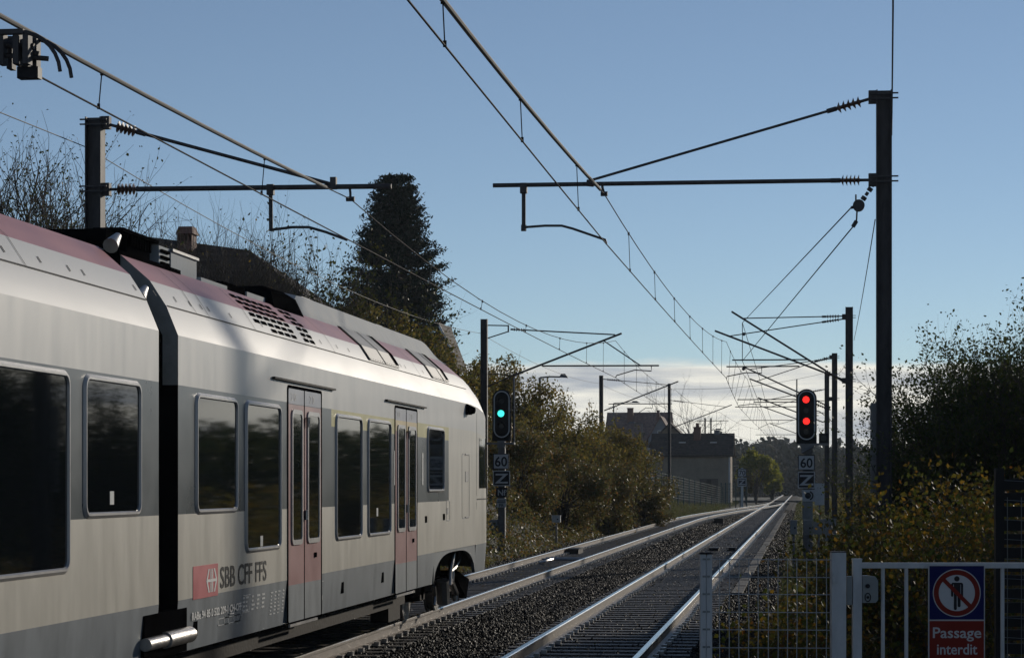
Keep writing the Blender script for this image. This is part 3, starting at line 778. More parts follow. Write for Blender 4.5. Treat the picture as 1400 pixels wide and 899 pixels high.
def cant(t, X, Y, sgn, tie_z, apex, foot_z, over=.35, tube=None, reg=None, prop=None, lens=(.2, .75), w=.2):
    """strut cantilever: tie from mast to apex, strut from foot past the apex, horizontal tube, registration arm"""
    ax, az = apex
    tie_ins(t, (X + sgn * w / 2, Y, tie_z), (ax, Y, az), .07, lens, .018)
    g = MB(); f = Vector((X + sgn * (w / 2 + .05), Y, foot_z)); a = Vector((ax, Y, az)); u = (a - f).normalized()
    g.tube(f + u * .7, a + u * over, .032, n=10); g.tube(f, f + u * .25, .03)
    s_ = g.build('cantilever_tube', m_mast, t, sharp=40)
    g = MB(); g.insul(f + u * .25, f + u * .7, .075, 5); g.build('insulator', m_ins, t)
    if tube:
        x0, x1, z = tube; g = MB(); g.tube((x0, Y, z), (x1, Y, z), .022, n=8)
        if prop: g.tube((prop[0], Y, prop[1]), (prop[2], Y, z), .016)
        if reg:
            q = [(reg[0], Y, z), (reg[0], Y, z - .22)]; q += [((reg[0] * .55 + reg[1] * .45), Y, z - .20), (reg[1], Y, reg[2] + .06), (reg[1], Y, reg[2])]
            g.path(q, .017, 6)
        g.build('registration_arm', m_mast, t, sharp=40)
# mast in front of the bank, left of the green signal
D = 77.; YC = at_d(662, 447, D).y; XCm = at_d(662, 447, D).x
P = lambda px, py: at_y(px, py, YC)
t = mast('mast between the train nose and the green signal with an upward sloping strut', XCm, YC, ground_z(XCm, YC), P(662, 436).z, .22)
g = MB(); g.tube(P(667, 444.5), P(695, 445), .02); g.tube(P(667, 462), P(695, 453), .02); g.tube(P(695, 444), P(695, 454), .025)
g.tube(P(667, 511), P(695, 512), .016); g.tube(P(667, 528), P(697, 515), .02); g.build('bracket', m_mast, t)
u0, u1 = P(698, 450), P(841, 457.3); g = MB(); v = (u1 - u0).normalized(); g.tube(u0 + v * .5, u1, .022); g.tube(u0, u0 + v * .1, .03); g.tube(P(702, 513), P(850, 455.5), .034, n=10)
g.tube(P(826, 466), P(875, 499), .02); g.tube(P(741, 500), P(901, 499.5), .026); g.path([P(890.5, 500), P(890.5, 507), P(868, 505.5), P(843, 513), P(841.5, 516)], .018, 6)
g.build('cantilever_tube', m_mast, t, sharp=40)
g = MB(); g.insul(u0 + v * .1, u0 + v * .5, .06, 5); g.insul(P(697, 515), P(712, 509), .06, 5); g.build('insulator', m_ins, t)
cwL2 = P(841.5, 516); msL2 = P(841.5, 465.5)
# the two slimmer masts of the left track
YD = at_d(822, 513, 118).y; XD = at_d(822, 513, 118).x; P = lambda px, py: at_y(px, py, YD)
t = mast('slim dark mast rising from the bank right of the green signal', XD, YD, P(822, 678).z, P(822, 513).z, .2)
cant(t, XD, YD, 1, P(822, 518).z, (P(915, 526).x, P(915, 526).z), P(822, 561).z, .5, (P(832, 552).x, P(919, 552).x, P(832, 552).z), (P(892, 552).x, P(872, 552).x, 5.5), None)
cwL3 = Vector((xl(YD) + .1, YD, 5.5)); msL3 = Vector((xl(YD) + .1, YD, 6.75))
YE = at_d(915, 525, 160).y; XE = at_d(915, 525, 160).x; P = lambda px, py: at_y(px, py, YE)
t = mast('slim mast standing in front of the keeper house with the green mesh fence', XE, YE, P(915, 690).z, P(915, 524).z, .2)
cant(t, XE, YE, 1, P(915, 547).z, (P(993, 556).x, P(993, 556).z), P(915, 585).z, .4, (P(950, 575).x, P(996, 575).x, P(950, 575).z), (P(985, 575).x, P(975, 575).x, P(960, 583).z), None)
cwL4 = Vector((xl(YE), YE, 5.6)); msL4 = Vector((xl(YE), YE, 6.9))
for px in (964, 972):
    YF = 300; a = at_y(px, 571, YF); tag(mast('thin far mast seen above the keeper house roof' , a.x, YF, ground_z(a.x, YF), a.z, .2), group='far masts above the keeper house')
# right-hand masts further on
YM2 = at_d(1161, 420, 75).y; XM2 = at_d(1161, 420, 75).x; P = lambda px, py: at_y(px, py, YM2)
t = mast('second mast on the right, carrying two crossing struts behind the tallest mast', XM2, YM2, -.4, P(1161, 419.5).z, .24)
brackets(t, XM2, YM2, -1, (P(1161, 433).z, P(1161, 520).z), .24)
a1 = P(1015, 435); cant(t, XM2, YM2, -1, P(1155, 432).z, (a1.x, a1.z), P(1155, 522).z, .42, (P(1001, 492).x, P(1105, 492).x, P(1001, 492).z), None, None, (.2, .62), .24)
a2 = at_y(996, 458, YM2); cant(t, XM2, YM2 + .5, -1, P(1155, 434).z, (a2.x, a2.z), P(1155, 518).z, .5, (P(992.5, 500).x, P(1093, 500).x, P(992, 500).z), (P(1041, 500).x, P(993, 500).x, P(993, 516).z), None, (.2, .62), .24)
cwR2 = at_y(992.5, 516, YM2 + .5); msR2 = at_y(993, 467, YM2 + .5)
cwX2 = P(1015, 493); msX2 = P(1015, 441)
g = MB()
for px, py in ((1017, 456.5), (1016.5, 504)):
    c = P(px, py); g.tube(c + Vector((0, -.04, 0)), c + Vector((0, .04, 0)), .055, n=14)
g.tube(msX2, cwX2, .012); g.build('counter_pulley', m_mast, t)
YM3 = at_d(1141, 483, 101).y; XM3 = at_d(1141, 483, 101).x; P = lambda px, py: at_y(px, py, YM3)
t = mast('third mast on the right, just beside the mast of the red signal', XM3, YM3, -.4, P(1141, 482.5).z, .24)
brackets(t, XM3, YM3, -1, (P(1141, 488).z, P(1141, 545).z), .24)
a1 = P(1034, 521); cant(t, XM3, YM3, -1, P(1135, 487).z, (a1.x, a1.z), P(1135, 560).z, .3, (P(1008, 546).x, P(1090, 546).x, P(1008, 546).z), (P(1040, 546).x, P(1010, 546).x, P(1010, 556).z), None, (.2, .62), .24)
a2 = at_y(1024, 504, YM3); cant(t, XM3, YM3 + .5, -1, P(1135, 489).z, (a2.x, a2.z), P(1135, 556).z, .3, (P(1030, 549).x, P(1092, 549).x, P(1030, 549).z), None, None, (.2, .62), .24)
cwR3 = P(1010, 556); msR3 = P(1022, 518)
YM4 = at_d(1130.5, 508, 118).y; XM4 = at_d(1130.5, 508, 118).x; P = lambda px, py: at_y(px, py, YM4)
t = mast('fourth mast on the right, its foot hidden by the signal cabinets', XM4, YM4, -.4, P(1130, 508).z, .24)
a1 = P(1046, 547); cant(t, XM4, YM4, -1, P(1125, 532).z, (a1.x, a1.z), P(1125, 577).z, .4, (P(1005, 556).x, P(1090, 556).x, P(1005, 556).z), None, None, (.15, .6), .24)
g = MB(); g.tube(P(1127, 547.5), P(1108, 547.5), .02); g.path([P(1127, 567), P(1120, 562), P(1110, 560)], .025, 6); g.tube(P(1127, 564), P(1108, 564), .015); g.build('bracket', m_mast, t)
for px, D, lab in ((1108, 150, 'far mast hidden behind the red signal with a low strut'), (1104, 195, 'farthest mast behind the red signal down the track')):
    q = at_d(px, 560, D); t = mast(lab, q.x, q.y, -.4, 8.0, .22, 'far masts behind the red signal'); 
    cant(t, q.x, q.y, -1, 7.6, (-2.4, 6.9), 5.9, .4, (-4.0, -.6, 6.1), (-1.6, -2.9, 5.5), None, (.15, .6), .22)

# ------------------------------------------------------------------ overhead lines
def sagpts(a, b, sag, n=16):
    return [a.lerp(b, i / n) + Vector((0, 0, -sag * 4 * (i / n) * (1 - i / n))) for i in range(n + 1)]
def sagat(a, b, sag, t): return a.lerp(b, t) + Vector((0, 0, -sag * 4 * t * (1 - t)))
def line(label, cw, ms, sags, grp, drop_t, thick=None, rs=(.0095, .0085)):
    t = thing('overhead_line', label, 'overhead line', cw[1], grp)
    g = MB(); pts = []
    for a, b in zip(cw, cw[1:]): pts += sagpts(a, b, .03, 6)[:-1]
    g.path(pts + [cw[-1]], rs[0], 5); g.build('contact_wire', m_wire, t, smooth=True)
    g = MB(); pts = []
    for (a, b, s) in zip(ms, ms[1:], sags): pts += sagpts(a, b, s, 14)[:-1]
    g.path(pts + [ms[-1]], rs[1], 5); g.build('messenger_wire', m_wire, t, smooth=True)
    for i, (a, b, s) in enumerate(zip(ms, ms[1:], sags)):
        for tt in drop_t[i]:
            p = sagat(a, b, s, tt); q = sagat(cw[i], cw[i + 1], .03, tt)
            g = MB(); r = .006 if i < 2 else .007
            g.tube(p, q, r, n=5); g.tube(p + Vector((0, 0, -.03)), p + Vector((0, 0, .02)), .018, n=6); g.tube(q + Vector((0, 0, -.01)), q + Vector((0, 0, .04)), .016, n=6)
            g.build('dropper', m_wirelight if i else m_wire, t)
    if thick:
        g = MB(); g.path(thick, .023, 8); g.build('feeder_sleeve', m_wirelight, t, smooth=True)
    return t
def dts(a, b, ys): return [(y - a.y) / (b.y - a.y) for y in ys if a.y < y < b.y]
# right track
cw0 = Vector((-2.72, -10, 5.45)); ms0 = Vector((-2.72, -10, 6.10))
cwR = [cw0, cwA, cwR2, cwR3, Vector((-2.75, 150, 5.5)), Vector((-2.6, 195, 5.5)), Vector((-2.7, 255, 5.5)), Vector((-2.65, 330, 5.4)), Vector((-2.65, 420, 5.2))]
msR = [ms0, msA, msR2, msR3, Vector((-2.75, 150, 6.7)), Vector((-2.6, 195, 6.7)), Vector((-2.7, 255, 6.7)), Vector((-2.65, 330, 6.6)), Vector((-2.65, 420, 6.4))]
# sag of the near span so that the photo's half-way heights hold
tq = (20 - ms0.y) / (msA.y - ms0.y)
sg = .40
dr = [dts(ms0, msA, (2, 8, 13, 18.0, 23.2, 29.3))] + [list(np.linspace(.10, .92, 7))] + [list(np.linspace(.15, .85, 4))] + [list(np.linspace(.1, .9, 6)) for _ in range(5)]
thick = [sagat(ms0, msA, sg, k) + Vector((0, 0, .004)) for k in np.linspace(0, .985, 20)]
line('overhead wires with droppers running above the straight clear track', cwR, msR, [sg, .45, .15, .3, .3, .4, .4, .4], 'overhead lines', dr, thick)
# left track
cw0 = Vector((-6.45, -10, 5.5)); ms0 = Vector((-6.45, -10, 6.2))
cwLs = [cw0, cwL, cwL2, cwL3, cwL4, Vector((-3.4, 205, 5.5)), Vector((-2.8, 255, 5.6))]
msLs = [ms0, msL, msL2, msL3, msL4, Vector((-3.4, 205, 6.7)), Vector((-2.8, 255, 6.7))]
dr = [dts(ms0, msL, (2, 8, 14, 20.7, 27.2)), [.16, .30, .46, .62, .78, .90], list(np.linspace(.1, .9, 6)), list(np.linspace(.1, .9, 5)), list(np.linspace(.1, .9, 4)), []]
thick = [sagat(ms0, msL, .38, k) + Vector((0, 0, .004)) for k in np.linspace(0, .96, 20)]
line('overhead wires with droppers running above the train and the bending track', cwLs, msLs, [.38, .75, .35, .35, .3, .3], 'overhead lines', dr, thick)
# overlap wires anchored at the nearest right mast
def wire(name, label, pts, r, mat, cat='wire', grp=None):
    g = MB(); g.path(pts, r, 5); return tag(g.build(name, mat, smooth=True), label, cat, grp)
wire('anchor_wire', 'upper anchor wire slanting down left from the pulley on the tallest mast', [aw1, msX2, Vector((-1.9, 101, 6.6)), Vector((-2.2, 150, 6.5)), Vector((-2.4, 230, 6.3))], 0.010, m_wire, grp='anchor wires at the pulley')
wire('anchor_wire', 'lower anchor wire slanting down left from the pulley on the tallest mast', [aw2, cwX2, Vector((-1.95, 101, 5.6)), Vector((-2.2, 150, 5.55)), Vector((-2.4, 230, 5.5))], 0.010, m_wire, grp='anchor wires at the pulley')
pA = Vector((XB - .14, YB, at_y(118, 201, YB).z)); pB = Vector((XCm - .12, YC, 7.0)); pC = Vector((XD - .1, YD, 7.1))
wire('earth_wire', 'pale thin wire crossing the sky behind the train roof from mast to mast', sagpts(Vector((-10.0, -25, 6.9)), pA, .35) + sagpts(pA, pB, .45)[1:] + sagpts(pB, pC, .3)[1:] + sagpts(pC, Vector((XE, YE, 7.6)), .3)[1:], .0075, m_wirelight)
wire('earth_wire', 'dark wire rising straight up from the top of the tallest mast', [Vector((-.8, -20, 7.6)), at_y(1221, 8, 25.6), Vector((at_y(1219.5, 158, YA - .2).x, YA - .2, at_y(1219, 158, YA).z)), at_y(1219, 185, YA - .2)], .011, m_mast)
wire('earth_wire', 'thin wire from the tallest mast down to the second right mast', sagpts(at_y(1196.5, 300, YA + .15), at_y(1167.5, 465, YM2), .1), .008, m_mast)
wire('earth_wire', 'thin wire linking the second and the third right masts', sagpts(at_y(1157, 495, YM2), at_y(1143, 512, YM3), .1), .008, m_mast)
wire('cross_wire', 'long faint wire spanning sideways between the masts above the keeper house', sagpts(at_y(921, 531, 150), at_y(1126, 510, 150), .35), .01, m_mast)

# ------------------------------------------------------------------ signals
def signal(label, px, D, head, lamps, lit, plates, post_px, grp, ztop=None):
    q = at_d(px, 660, D); X, Y = q.x, q.y; k = D / F
    t = thing('light_signal', label, 'railway signal', (X, Y, -.3), grp)
    hx0, hx1, hy0, hy1 = head
    wz = lambda py: HC + (660 - py) * k
    wx = lambda p: X + (p - px) * k
    fr = ((0, Y, 0), (1, 0, 0), (0, 0, 1), (0, -1, 0))
    g = MB(); r = (hx1 - hx0) * k / 2 * .98
    g.prism(rrect(wx(hx0), wx(hx1), wz(hy1), wz(hy0), r, 8), fr, .02, 0); 
    g.box(wx(hx0) , wx(hx1), Y - .02, Y + .03, wz(hy1 + 3), wz(hy1 - 9), 0)
    g.box(wx(hx0 + 5), wx(hx1 - 5), Y + .03, Y + .3, wz(hy1 - 3), wz(hy0 + 8), 0)
    h = g.build('signal_head', m_sigblack, t)
    g = MB(); i0, i1 = 2.0, 3.6
    g.ring(rrect(wx(hx0 + i0), wx(hx1 - i0), wz(hy1 - i0), wz(hy0 + i0), r * .86, 8), rrect(wx(hx0 + i1), wx(hx1 - i1), wz(hy1 - i1), wz(hy0 + i1), r * .74, 8), ((0, Y - .021, 0), (1, 0, 0), (0, 0, 1), (0, -1, 0)), .003)
    g.build('white_outline', m_gatewire, h)
    for (lx, ly) in lamps:
        on = (lx, ly) in lit
        g = MB(); c = Vector((wx(lx), Y - .02, wz(ly))); rl = 4.6 * k if on else 3.4 * k
        g.tube(c, c + Vector((0, -.012, 0)), rl, n=20); l = g.build('lamp', lit[(lx, ly)] if on else m_lens, h)
        g = MB(); rr_ = rl * 1.12
        n = 16; vs = []
        for rad in (rr_, rr_ * 1.1):
            for yy in (0, -.09):
                for a in range(n + 1):
                    th = PI * a / n; vs.append(c + Vector((rad * math.cos(th), yy * (1 if rad else 1), rad * math.sin(th))))
        m_ = n + 1
        fs = [(b + a, b + a + 1, b + m_ + a + 1, b + m_ + a) for b in (0, 2 * m_) for a in range(n)]
        g.add(vs, fs); g.build('hood', m_sigblack, l)
    g = MB(); pw = (post_px[1] - post_px[0]) * k
    post(g, wx((post_px[0] + post_px[1]) / 2), Y + .16, -.6, wz(hy1), pw)
    g.build('post', m_mastg, t)
    for (a, b, c_, d_, txt, bg, fg, hs, sx) in plates:
        g = MB(); x0, x1, z0, z1 = wx(a), wx(b), wz(d_), wz(c_)
        g.box(x0, x1, Y - .02, Y + .0, z0, z1, 0)
        bw = 1.2 * k
        if txt in ('60', 'Z', '70'):
            g.ring([(x0, z0), (x1, z0), (x1, z1), (x0, z1)], [(x0 + bw, z0 + bw), (x1 - bw, z0 + bw), (x1 - bw, z1 - bw), (x0 + bw, z1 - bw)], ((0, Y - .0205, 0), (1, 0, 0), (0, 0, 1), (0, -1, 0)), .002, 1)
        if txt == 'phone':
            cx, cz = (x0 + x1) / 2, (z0 + z1) / 2; u = (x1 - x0) / 2
            g.prism(circ(cx - u * .1, cz, u * .5, 20), ((0, Y - .0205, 0), (1, 0, 0), (0, 0, 1), (0, -1, 0)), .002, 1)
            arc = [(cx + u * .1 + u * .7 * math.cos(R(a_)), cz + u * .75 * math.sin(R(a_))) for a_ in range(-80, 81, 16)]
            arc2 = [(cx + u * .1 + u * .45 * math.cos(R(a_)), cz + u * .5 * math.sin(R(a_))) for a_ in range(80, -81, -16)]
            g.prism(arc + arc2, ((0, Y - .0205, 0), (1, 0, 0), (0, 0, 1), (0, -1, 0)), .002, 1)
        elif txt == 'bars':
            for zz in (.70, .50): g.box(x0 + .02, x1 - .02, Y - .023, Y - .0205, z0 + (z1 - z0) * zz, z0 + (z1 - z0) * (zz + .1), 1)
            g.text('PR', ((((x0 + x1) / 2), Y - .021, z0 + .015), (1, 0, 0), (0, 0, 1), (0, -1, 0)), (z1 - z0) * .5, 1, mi=1, align='CENTER', bold=.01)
        elif txt:
            vs, _ = text_mesh(txt, 'CENTER', .02); hh = max(v[1] for v in vs); sz = (z1 - z0) * hs / hh
            g.text(txt, (((x0 + x1) / 2, Y - .0205, (z0 + z1) / 2 - hh * sz / 2), (1, 0, 0), (0, 0, 1), (0, -1, 0)), sz, sx, .003, 1, 'CENTER', .02)
        g.build('speed_plate' if txt[0] in '67' else 'sign_plate', [bg, fg], t)
    return t, wx, wz, Y, k
# green signal
t, wx, wz, Y, k = signal('signal showing one green light on the bank beside the train nose', 685, 70, (673, 699, 532, 600), [(685, 565), (685.5, 548), (685.5, 582)], {(685, 565): m_grn},
    [(674, 696, 619.5, 641, '60', m_signwhite, m_signblack, .62, .95), (674, 697.5, 643, 664, 'Z', m_signblack, m_signwhite, .62, 1.45), (678, 693.5, 666, 679.5, 'Nf', m_signblack, m_signwhite, .6, .95), (679, 692, 681, 693, 'bars', m_signwhite, m_signblack, .5, 1)], (680.5, 690), 'railway signals')
g = MB(); g.box(wx(663), wx(703), Y - .02, Y + .3, wz(607), wz(604.5)); g.tube((wx(701), Y + .3, wz(607)), (wx(701), Y + .3, wz(515)), .035); g.box(wx(680), wx(690), Y - .04, Y + .2, wz(612), wz(602)); g.build('platform_bracket', m_mastg, t)
g = MB(); g.box(wx(668.5), wx(680), Y - .05, Y + .2, wz(731), wz(710)); g.build('signal_box', m_cab, t)
# red signal
t, wx, wz, Y, k = signal('signal showing two red lights beside the straight track', 1103, 64, (1089, 1116.5, 531.5, 603), [(1102, 546), (1102.5, 575.5), (1102, 561), (1102, 590)], {(1102, 546): m_redl, (1102.5, 575.5): m_redl},
    [(1091, 1114, 621.5, 642.5, '60', m_signwhite, m_signblack, .62, .95), (1091, 1114, 644.5, 667, 'Z', m_signblack, m_signwhite, .62, 1.45), (1097, 1114, 669, 685, 'phone', m_signwhite, m_signblack, .5, 1)], (1098, 1111), 'railway signals')
g = MB(); g.box(wx(1090), wx(1133), Y - .02, Y + .3, wz(608.5), wz(605.5)); g.tube((wx(1089.5), Y + .02, wz(604)), (wx(1089.5), Y + .02, wz(518)), .018)
g.add([(wx(1092), Y, wz(606)), (wx(1114), Y, wz(606)), (wx(1108), Y, wz(619)), (wx(1098), Y, wz(619)), (wx(1092), Y + .2, wz(606)), (wx(1114), Y + .2, wz(606)), (wx(1108), Y + .2, wz(619)), (wx(1098), Y + .2, wz(619))], [(0, 1, 2, 3)[::-1], (4, 5, 6, 7), (1, 2, 6, 5), (0, 4, 7, 3)])
g.tube((wx(1096), Y - .06, wz(619)), (wx(1112), Y - .06, wz(610)), .035); g.build('platform_bracket', m_mastg, t)
g = MB(); g.box(wx(1119.5), wx(1132.5), Y, Y + .25, wz(605.5), wz(592)); lb = g.build('side_lamp', m_sigblack, t)
g = MB(); g.tube((wx(1126), Y - .005, wz(598.5)), (wx(1126), Y - .06, wz(598.5)), 4 * k, n=16); g.build('lamp', m_lens, lb)
g = MB(); g.box(wx(1097), wx(1111), Y + .0, Y + .1, wz(710), wz(686)); g.box(wx(1099), wx(1103), Y - .05, Y + .05, wz(706), wz(690)); g.build('ladder', m_cab, t)
# cabinets at the foot of the red signal
def cabinet(label, x0, x1, y0, y1, D, mat, leg=None, grp=None):
    a, b = at_d(x0, y1, D), at_d(x1, y0, D); t = thing('trackside_cabinet', label, 'cabinet', ((a.x + b.x) / 2, a.y, a.z), grp)
    g = MB(); g.box(a.x, b.x, a.y, a.y + .22, a.z, b.z); g.build('housing', mat, t)
    g = MB(); g.box(a.x - .012, b.x + .012, a.y - .015, a.y + .235, b.z, b.z + .025); g.build('lid', mat, t)
    g = MB(); cx = (a.x + b.x) / 2; gz = ground_z(cx, a.y) - .05
    g.box(cx - .03, cx + .03, a.y + .08, a.y + .14, gz, a.z); g.build('post', m_mastg, t)
    g = MB(); g.tube((cx + (b.x - a.x) * .2, a.y - .002, (a.z + b.z) / 2), (cx + (b.x - a.x) * .2, a.y - .02, (a.z + b.z) / 2), .025, n=10); g.build('lock', m_signblack, t)
    return t
CG = 'grey boxes at the foot of the red signal'
cabinet('small grey box on a post, left of the red signal foot', 1080.5, 1089.5, 712, 730, 58, m_cab, grp=CG)
cabinet('grey box directly below the red signal plates', 1099, 1111, 711.5, 731, 58.5, m_cab, grp=CG)
cabinet('grey box with a round lock just right of the red signal post', 1111.5, 1127, 711, 730, 58, m_cab, grp=CG)
cabinet('larger grey box right of the red signal beside the masts', 1127.5, 1143, 710, 739, 57, m_cab, grp=CG)
cabinet('pale cabinet standing further back behind the red signal', 1114, 1127, 661, 690, 98, m_cabw)
cabinet('small grey box on a thin post in front of the bramble bank', 754.5, 766, 705, 713.5, 80, m_cabw)
# 70 sign
D = 210; q = at_d(1014.5, 660, D); k = D / F; t = thing('speed_sign', 'small far sign reading 70 above Z beside the keeper house', 'railway sign', (q.x, q.y, -.4))
X, Y = q.x, q.y
g = MB(); g.box(X - .09, X + .11, Y, Y + .1, -.4, HC + 21 * k); g.build('post', m_cabw, t)
for (a, b, txt, bg, fg) in ((640, 651.5, '70', m_signwhite, m_signblack), (652.5, 664.5, 'Z', m_signblack, m_signwhite)):
    g = MB(); z0, z1 = HC + (660 - b) * k, HC + (660 - a) * k; x0, x1 = X - 6 * k, X + 6 * k; g.box(x0, x1, Y - .03, Y - .002, z0, z1, 0)
    bw = .07; g.ring([(x0, z0), (x1, z0), (x1, z1), (x0, z1)], [(x0 + bw, z0 + bw), (x1 - bw, z0 + bw), (x1 - bw, z1 - bw), (x0 + bw, z1 - bw)], ((0, Y - .031, 0), (1, 0, 0), (0, 0, 1), (0, -1, 0)), .003, 1)
    vs, _ = text_mesh(txt, 'CENTER', .02); hh = max(v[1] for v in vs); sz = (z1 - z0) * .6 / hh
    g.text(txt, ((X, Y - .031, (z0 + z1) / 2 - hh * sz / 2), (1, 0, 0), (0, 0, 1), (0, -1, 0)), sz, 1.3 if txt == 'Z' else .95, .004, 1, 'CENTER', .02); g.build('sign_plate', [bg, fg], t)
# track equipment
def trackbox(name, label, px, py, w, l, h, mat, z=-.2):
    d = ray(px, py); s = (z - HC) / d.z; p = Vector((d.x * s, d.y * s, z)); g = MB()
    g.box(p.x - w / 2, p.x + w / 2, p.y, p.y + l, z - .1, z + h); g.box(p.x - w / 2 - .02, p.x + w / 2 + .02, p.y - .02, p.y + l + .02, z + h, z + h + .025)
    g.tube((p.x - w / 2, p.y + l / 2, z + h * .5), (p.x - w / 2 - .1, p.y + l / 2, z - .05), .02); return tag(g.build(name, mat), label, 'track equipment')
trackbox('junction_box', 'black box on the ballast between the two tracks', 982.5, 715, .50, .4, .24, m_signblack)
trackbox('track_balise', 'dark flat box between the rails of the straight track', 976, 752, .30, .8, .06, m_signblack, -.17)
trackbox('track_balise', 'dark flat box lying nearer the right rail of the straight track', 1001, 752, .22, .5, .07, m_signblack, -.17)
trackbox('point_motor', 'dark machine between the rails past the train nose', 783, 757, .35, 1.6, .14, m_signblack, -.19)
g = MB(); p = at_y(775, 757, 63); 
for dy in (0, 1.0): g.tube((-7.25, 64 + dy, -.12), (-5.9, 64 + dy, -.12), .025)
pts = [(-7.0 + .4 * math.sin(a) * .8, 61.5 + .8 * math.cos(a), -.12 + .08 * math.sin(a)) for a in np.linspace(0, 3.0, 8)]
g.path(pts, .035, 6); tag(g.build('switch_rod', m_steel, smooth=True), 'steel rods and curved hose across the bending track', 'track equipment')

# ------------------------------------------------------------------ near fence and gate
D = 13.; k = D / F
base = at_d(700, 660, D)
def LX(p): return (p - 700) * k
def LZ(p): return HC + (660 - p) * k - .38
def fthing(name, label, cat, px, grp=None):
    o = thing(name, label, cat, (base.x + C_ * LX(px), base.y + S_ * LX(px), .38), grp, TH); o['_px'] = 0; del o['_px']; return o, LX(px)
fe, x0 = fthing('wire_fence', 'pale wire mesh fence panel between two square posts at the platform end', 'fence', 1055)
g = MB(); a, b = LX(957) - x0, LX(973) - x0
g.box(a, (a + b) / 2 - .003, -.033, .033, 0, LZ(757)); g.box((a + b) / 2 + .003, b, -.033, .033, 0, LZ(757)); g.box(a + .004, b - .004, -.026, .026, 0, LZ(757) - .01)
p_ = g.build('post', m_fence, fe, local=True)
g = MB(); g.box(a - .003, b + .003, -.036, .036, LZ(757), LZ(754.5)); g.box(a + .006, b - .006, -.03, .03, LZ(754.5), LZ(754)); g.build('cap', m_signblack, p_, local=True)
g = MB()
for py in (763.5, 787, 811, 835, 859, 883, 907):
    g.box(a + .012, a + .030, -.036, -.033, LZ(py + 1.3), LZ(py - 1.3)); g.box(b - .030, b - .012, -.036, -.033, LZ(py + 1.3), LZ(py - 1.3))
g.build('clip', m_lockgrey, p_, local=True)
g = MB(); a, b = LX(1136) - x0, LX(1155.5) - x0; g.box(a, b, -.04, .04, 0, LZ(754.5)); p_ = g.build('post', m_fence, fe, local=True)
g = MB(); g.box(a - .002, b + .002, -.042, .042, LZ(754.5), LZ(753.3)); g.build('cap', m_signblack, p_, local=True)
g = MB(); 
for py in (784, 793.5): g.tube((a + .016, -.04, LZ(py)), (a + .016, -.055, LZ(py)), .011, n=12)
g.box(a, a + .03, -.045, -.04, LZ(797), LZ(780.5)); g.build('bolt', m_gatewire, p_, local=True)
g = MB(); rw = .0024
ykeys = [764, 788, 811.5, 836, 860, 884.5, 908, 932, 956, 980]
for i, py in enumerate(ykeys):
    g.tube((LX(972) - x0, -.0 - (.004 if i % 2 else 0), LZ(py)), (LX(1144) - x0, 0, LZ(py + .8)), rw * 1.1, n=6)
px = 984.
while px < 1136:
    j = random.uniform(-.4, .4)
    pts = [(LX(px + j + random.uniform(-.35, .35)) - x0, .005, LZ(py)) for py in ykeys]; g.path([(pts[0][0], .005, LZ(762.5))] + pts[1:], rw, 6)
    px += 13.25
g.build('mesh_panel', m_gatewire, fe, local=True)
ga, x0 = fthing('metal_gate', 'pale tubular metal gate at right with vertical bars and a lock', 'gate', 1290)
g = MB(); g.box(LX(1165.5) - x0, LX(1177.5) - x0, -.025, .025, .06, LZ(764.5)); g.box(LX(1165) - x0, LX(1178) - x0, -.027, .027, LZ(764.5), LZ(763)); g.build('stile', m_fence, ga, local=True)
g = MB(); g.box(LX(1177.5) - x0, LX(1460) - x0, -.02, .02, LZ(776), LZ(768.5)); g.build('top_rail', m_fence, ga, local=True)
g = MB(); g.box(LX(1177.5) - x0, LX(1460) - x0, -.02, .02, .12, .15); g.build('bottom_rail', m_fence, ga, local=True)
for px in (1207, 1239, 1271.5, 1304, 1337, 1370.5, 1403, 1436):
    g = MB(); g.tube((LX(px) - x0, 0, .15), (LX(px) - x0, 0, LZ(776)), .0115, n=10); g.build('bar', m_fence, ga, smooth=True, local=True)
g = MB(); g.box(LX(1460) - x0, LX(1472) - x0, -.025, .025, .06, LZ(764.5)); g.build('stile', m_fence, ga, local=True)
g = MB(); g.prism([(LX(1178) - x0, LZ(823)), (LX(1196) - x0, LZ(823)), (LX(1199.5) - x0, LZ(819)), (LX(1199.5) - x0, LZ(793)), (LX(1196) - x0, LZ(787.5)), (LX(1186) - x0, LZ(786)), (LX(1178) - x0, LZ(786))], ((0, -.03, 0), (1, 0, 0), (0, 0, 1), (0, 1, 0)), .05); lk = g.build('lock_case', m_lockgrey, ga, local=True)
g = MB(); c = (LX(1185) - x0, LZ(800)); g.tube((c[0], -.0305, c[1]), (c[0], -.045, c[1]), .012, n=14); g.build('handle_hole', m_signblack, lk, local=True)
g = MB(); c = (LX(1185.3) - x0, LZ(815.5)); g.ring([(c[0] + .018 * math.cos(a), c[1] + .026 * math.sin(a)) for a in np.linspace(0, 2 * PI, 20, False)], [(c[0] + .013 * math.cos(a), c[1] + .021 * math.sin(a)) for a in np.linspace(0, 2 * PI, 20, False)], ((0, -.0305, 0), (1, 0, 0), (0, 0, 1), (0, -1, 0)), .004); g.prism(circ(c[0], c[1], .008, 12), ((0, -.0305, 0), (1, 0, 0), (0, 0, 1), (0, -1, 0)), .004); g.build('key_cylinder', m_sigblack, lk, local=True)
g = MB(); g.box(LX(1157) - x0, LX(1164.5) - x0, -.02, .02, LZ(826), LZ(787)); g.build('strike_box', m_lockgrey, ga, local=True)
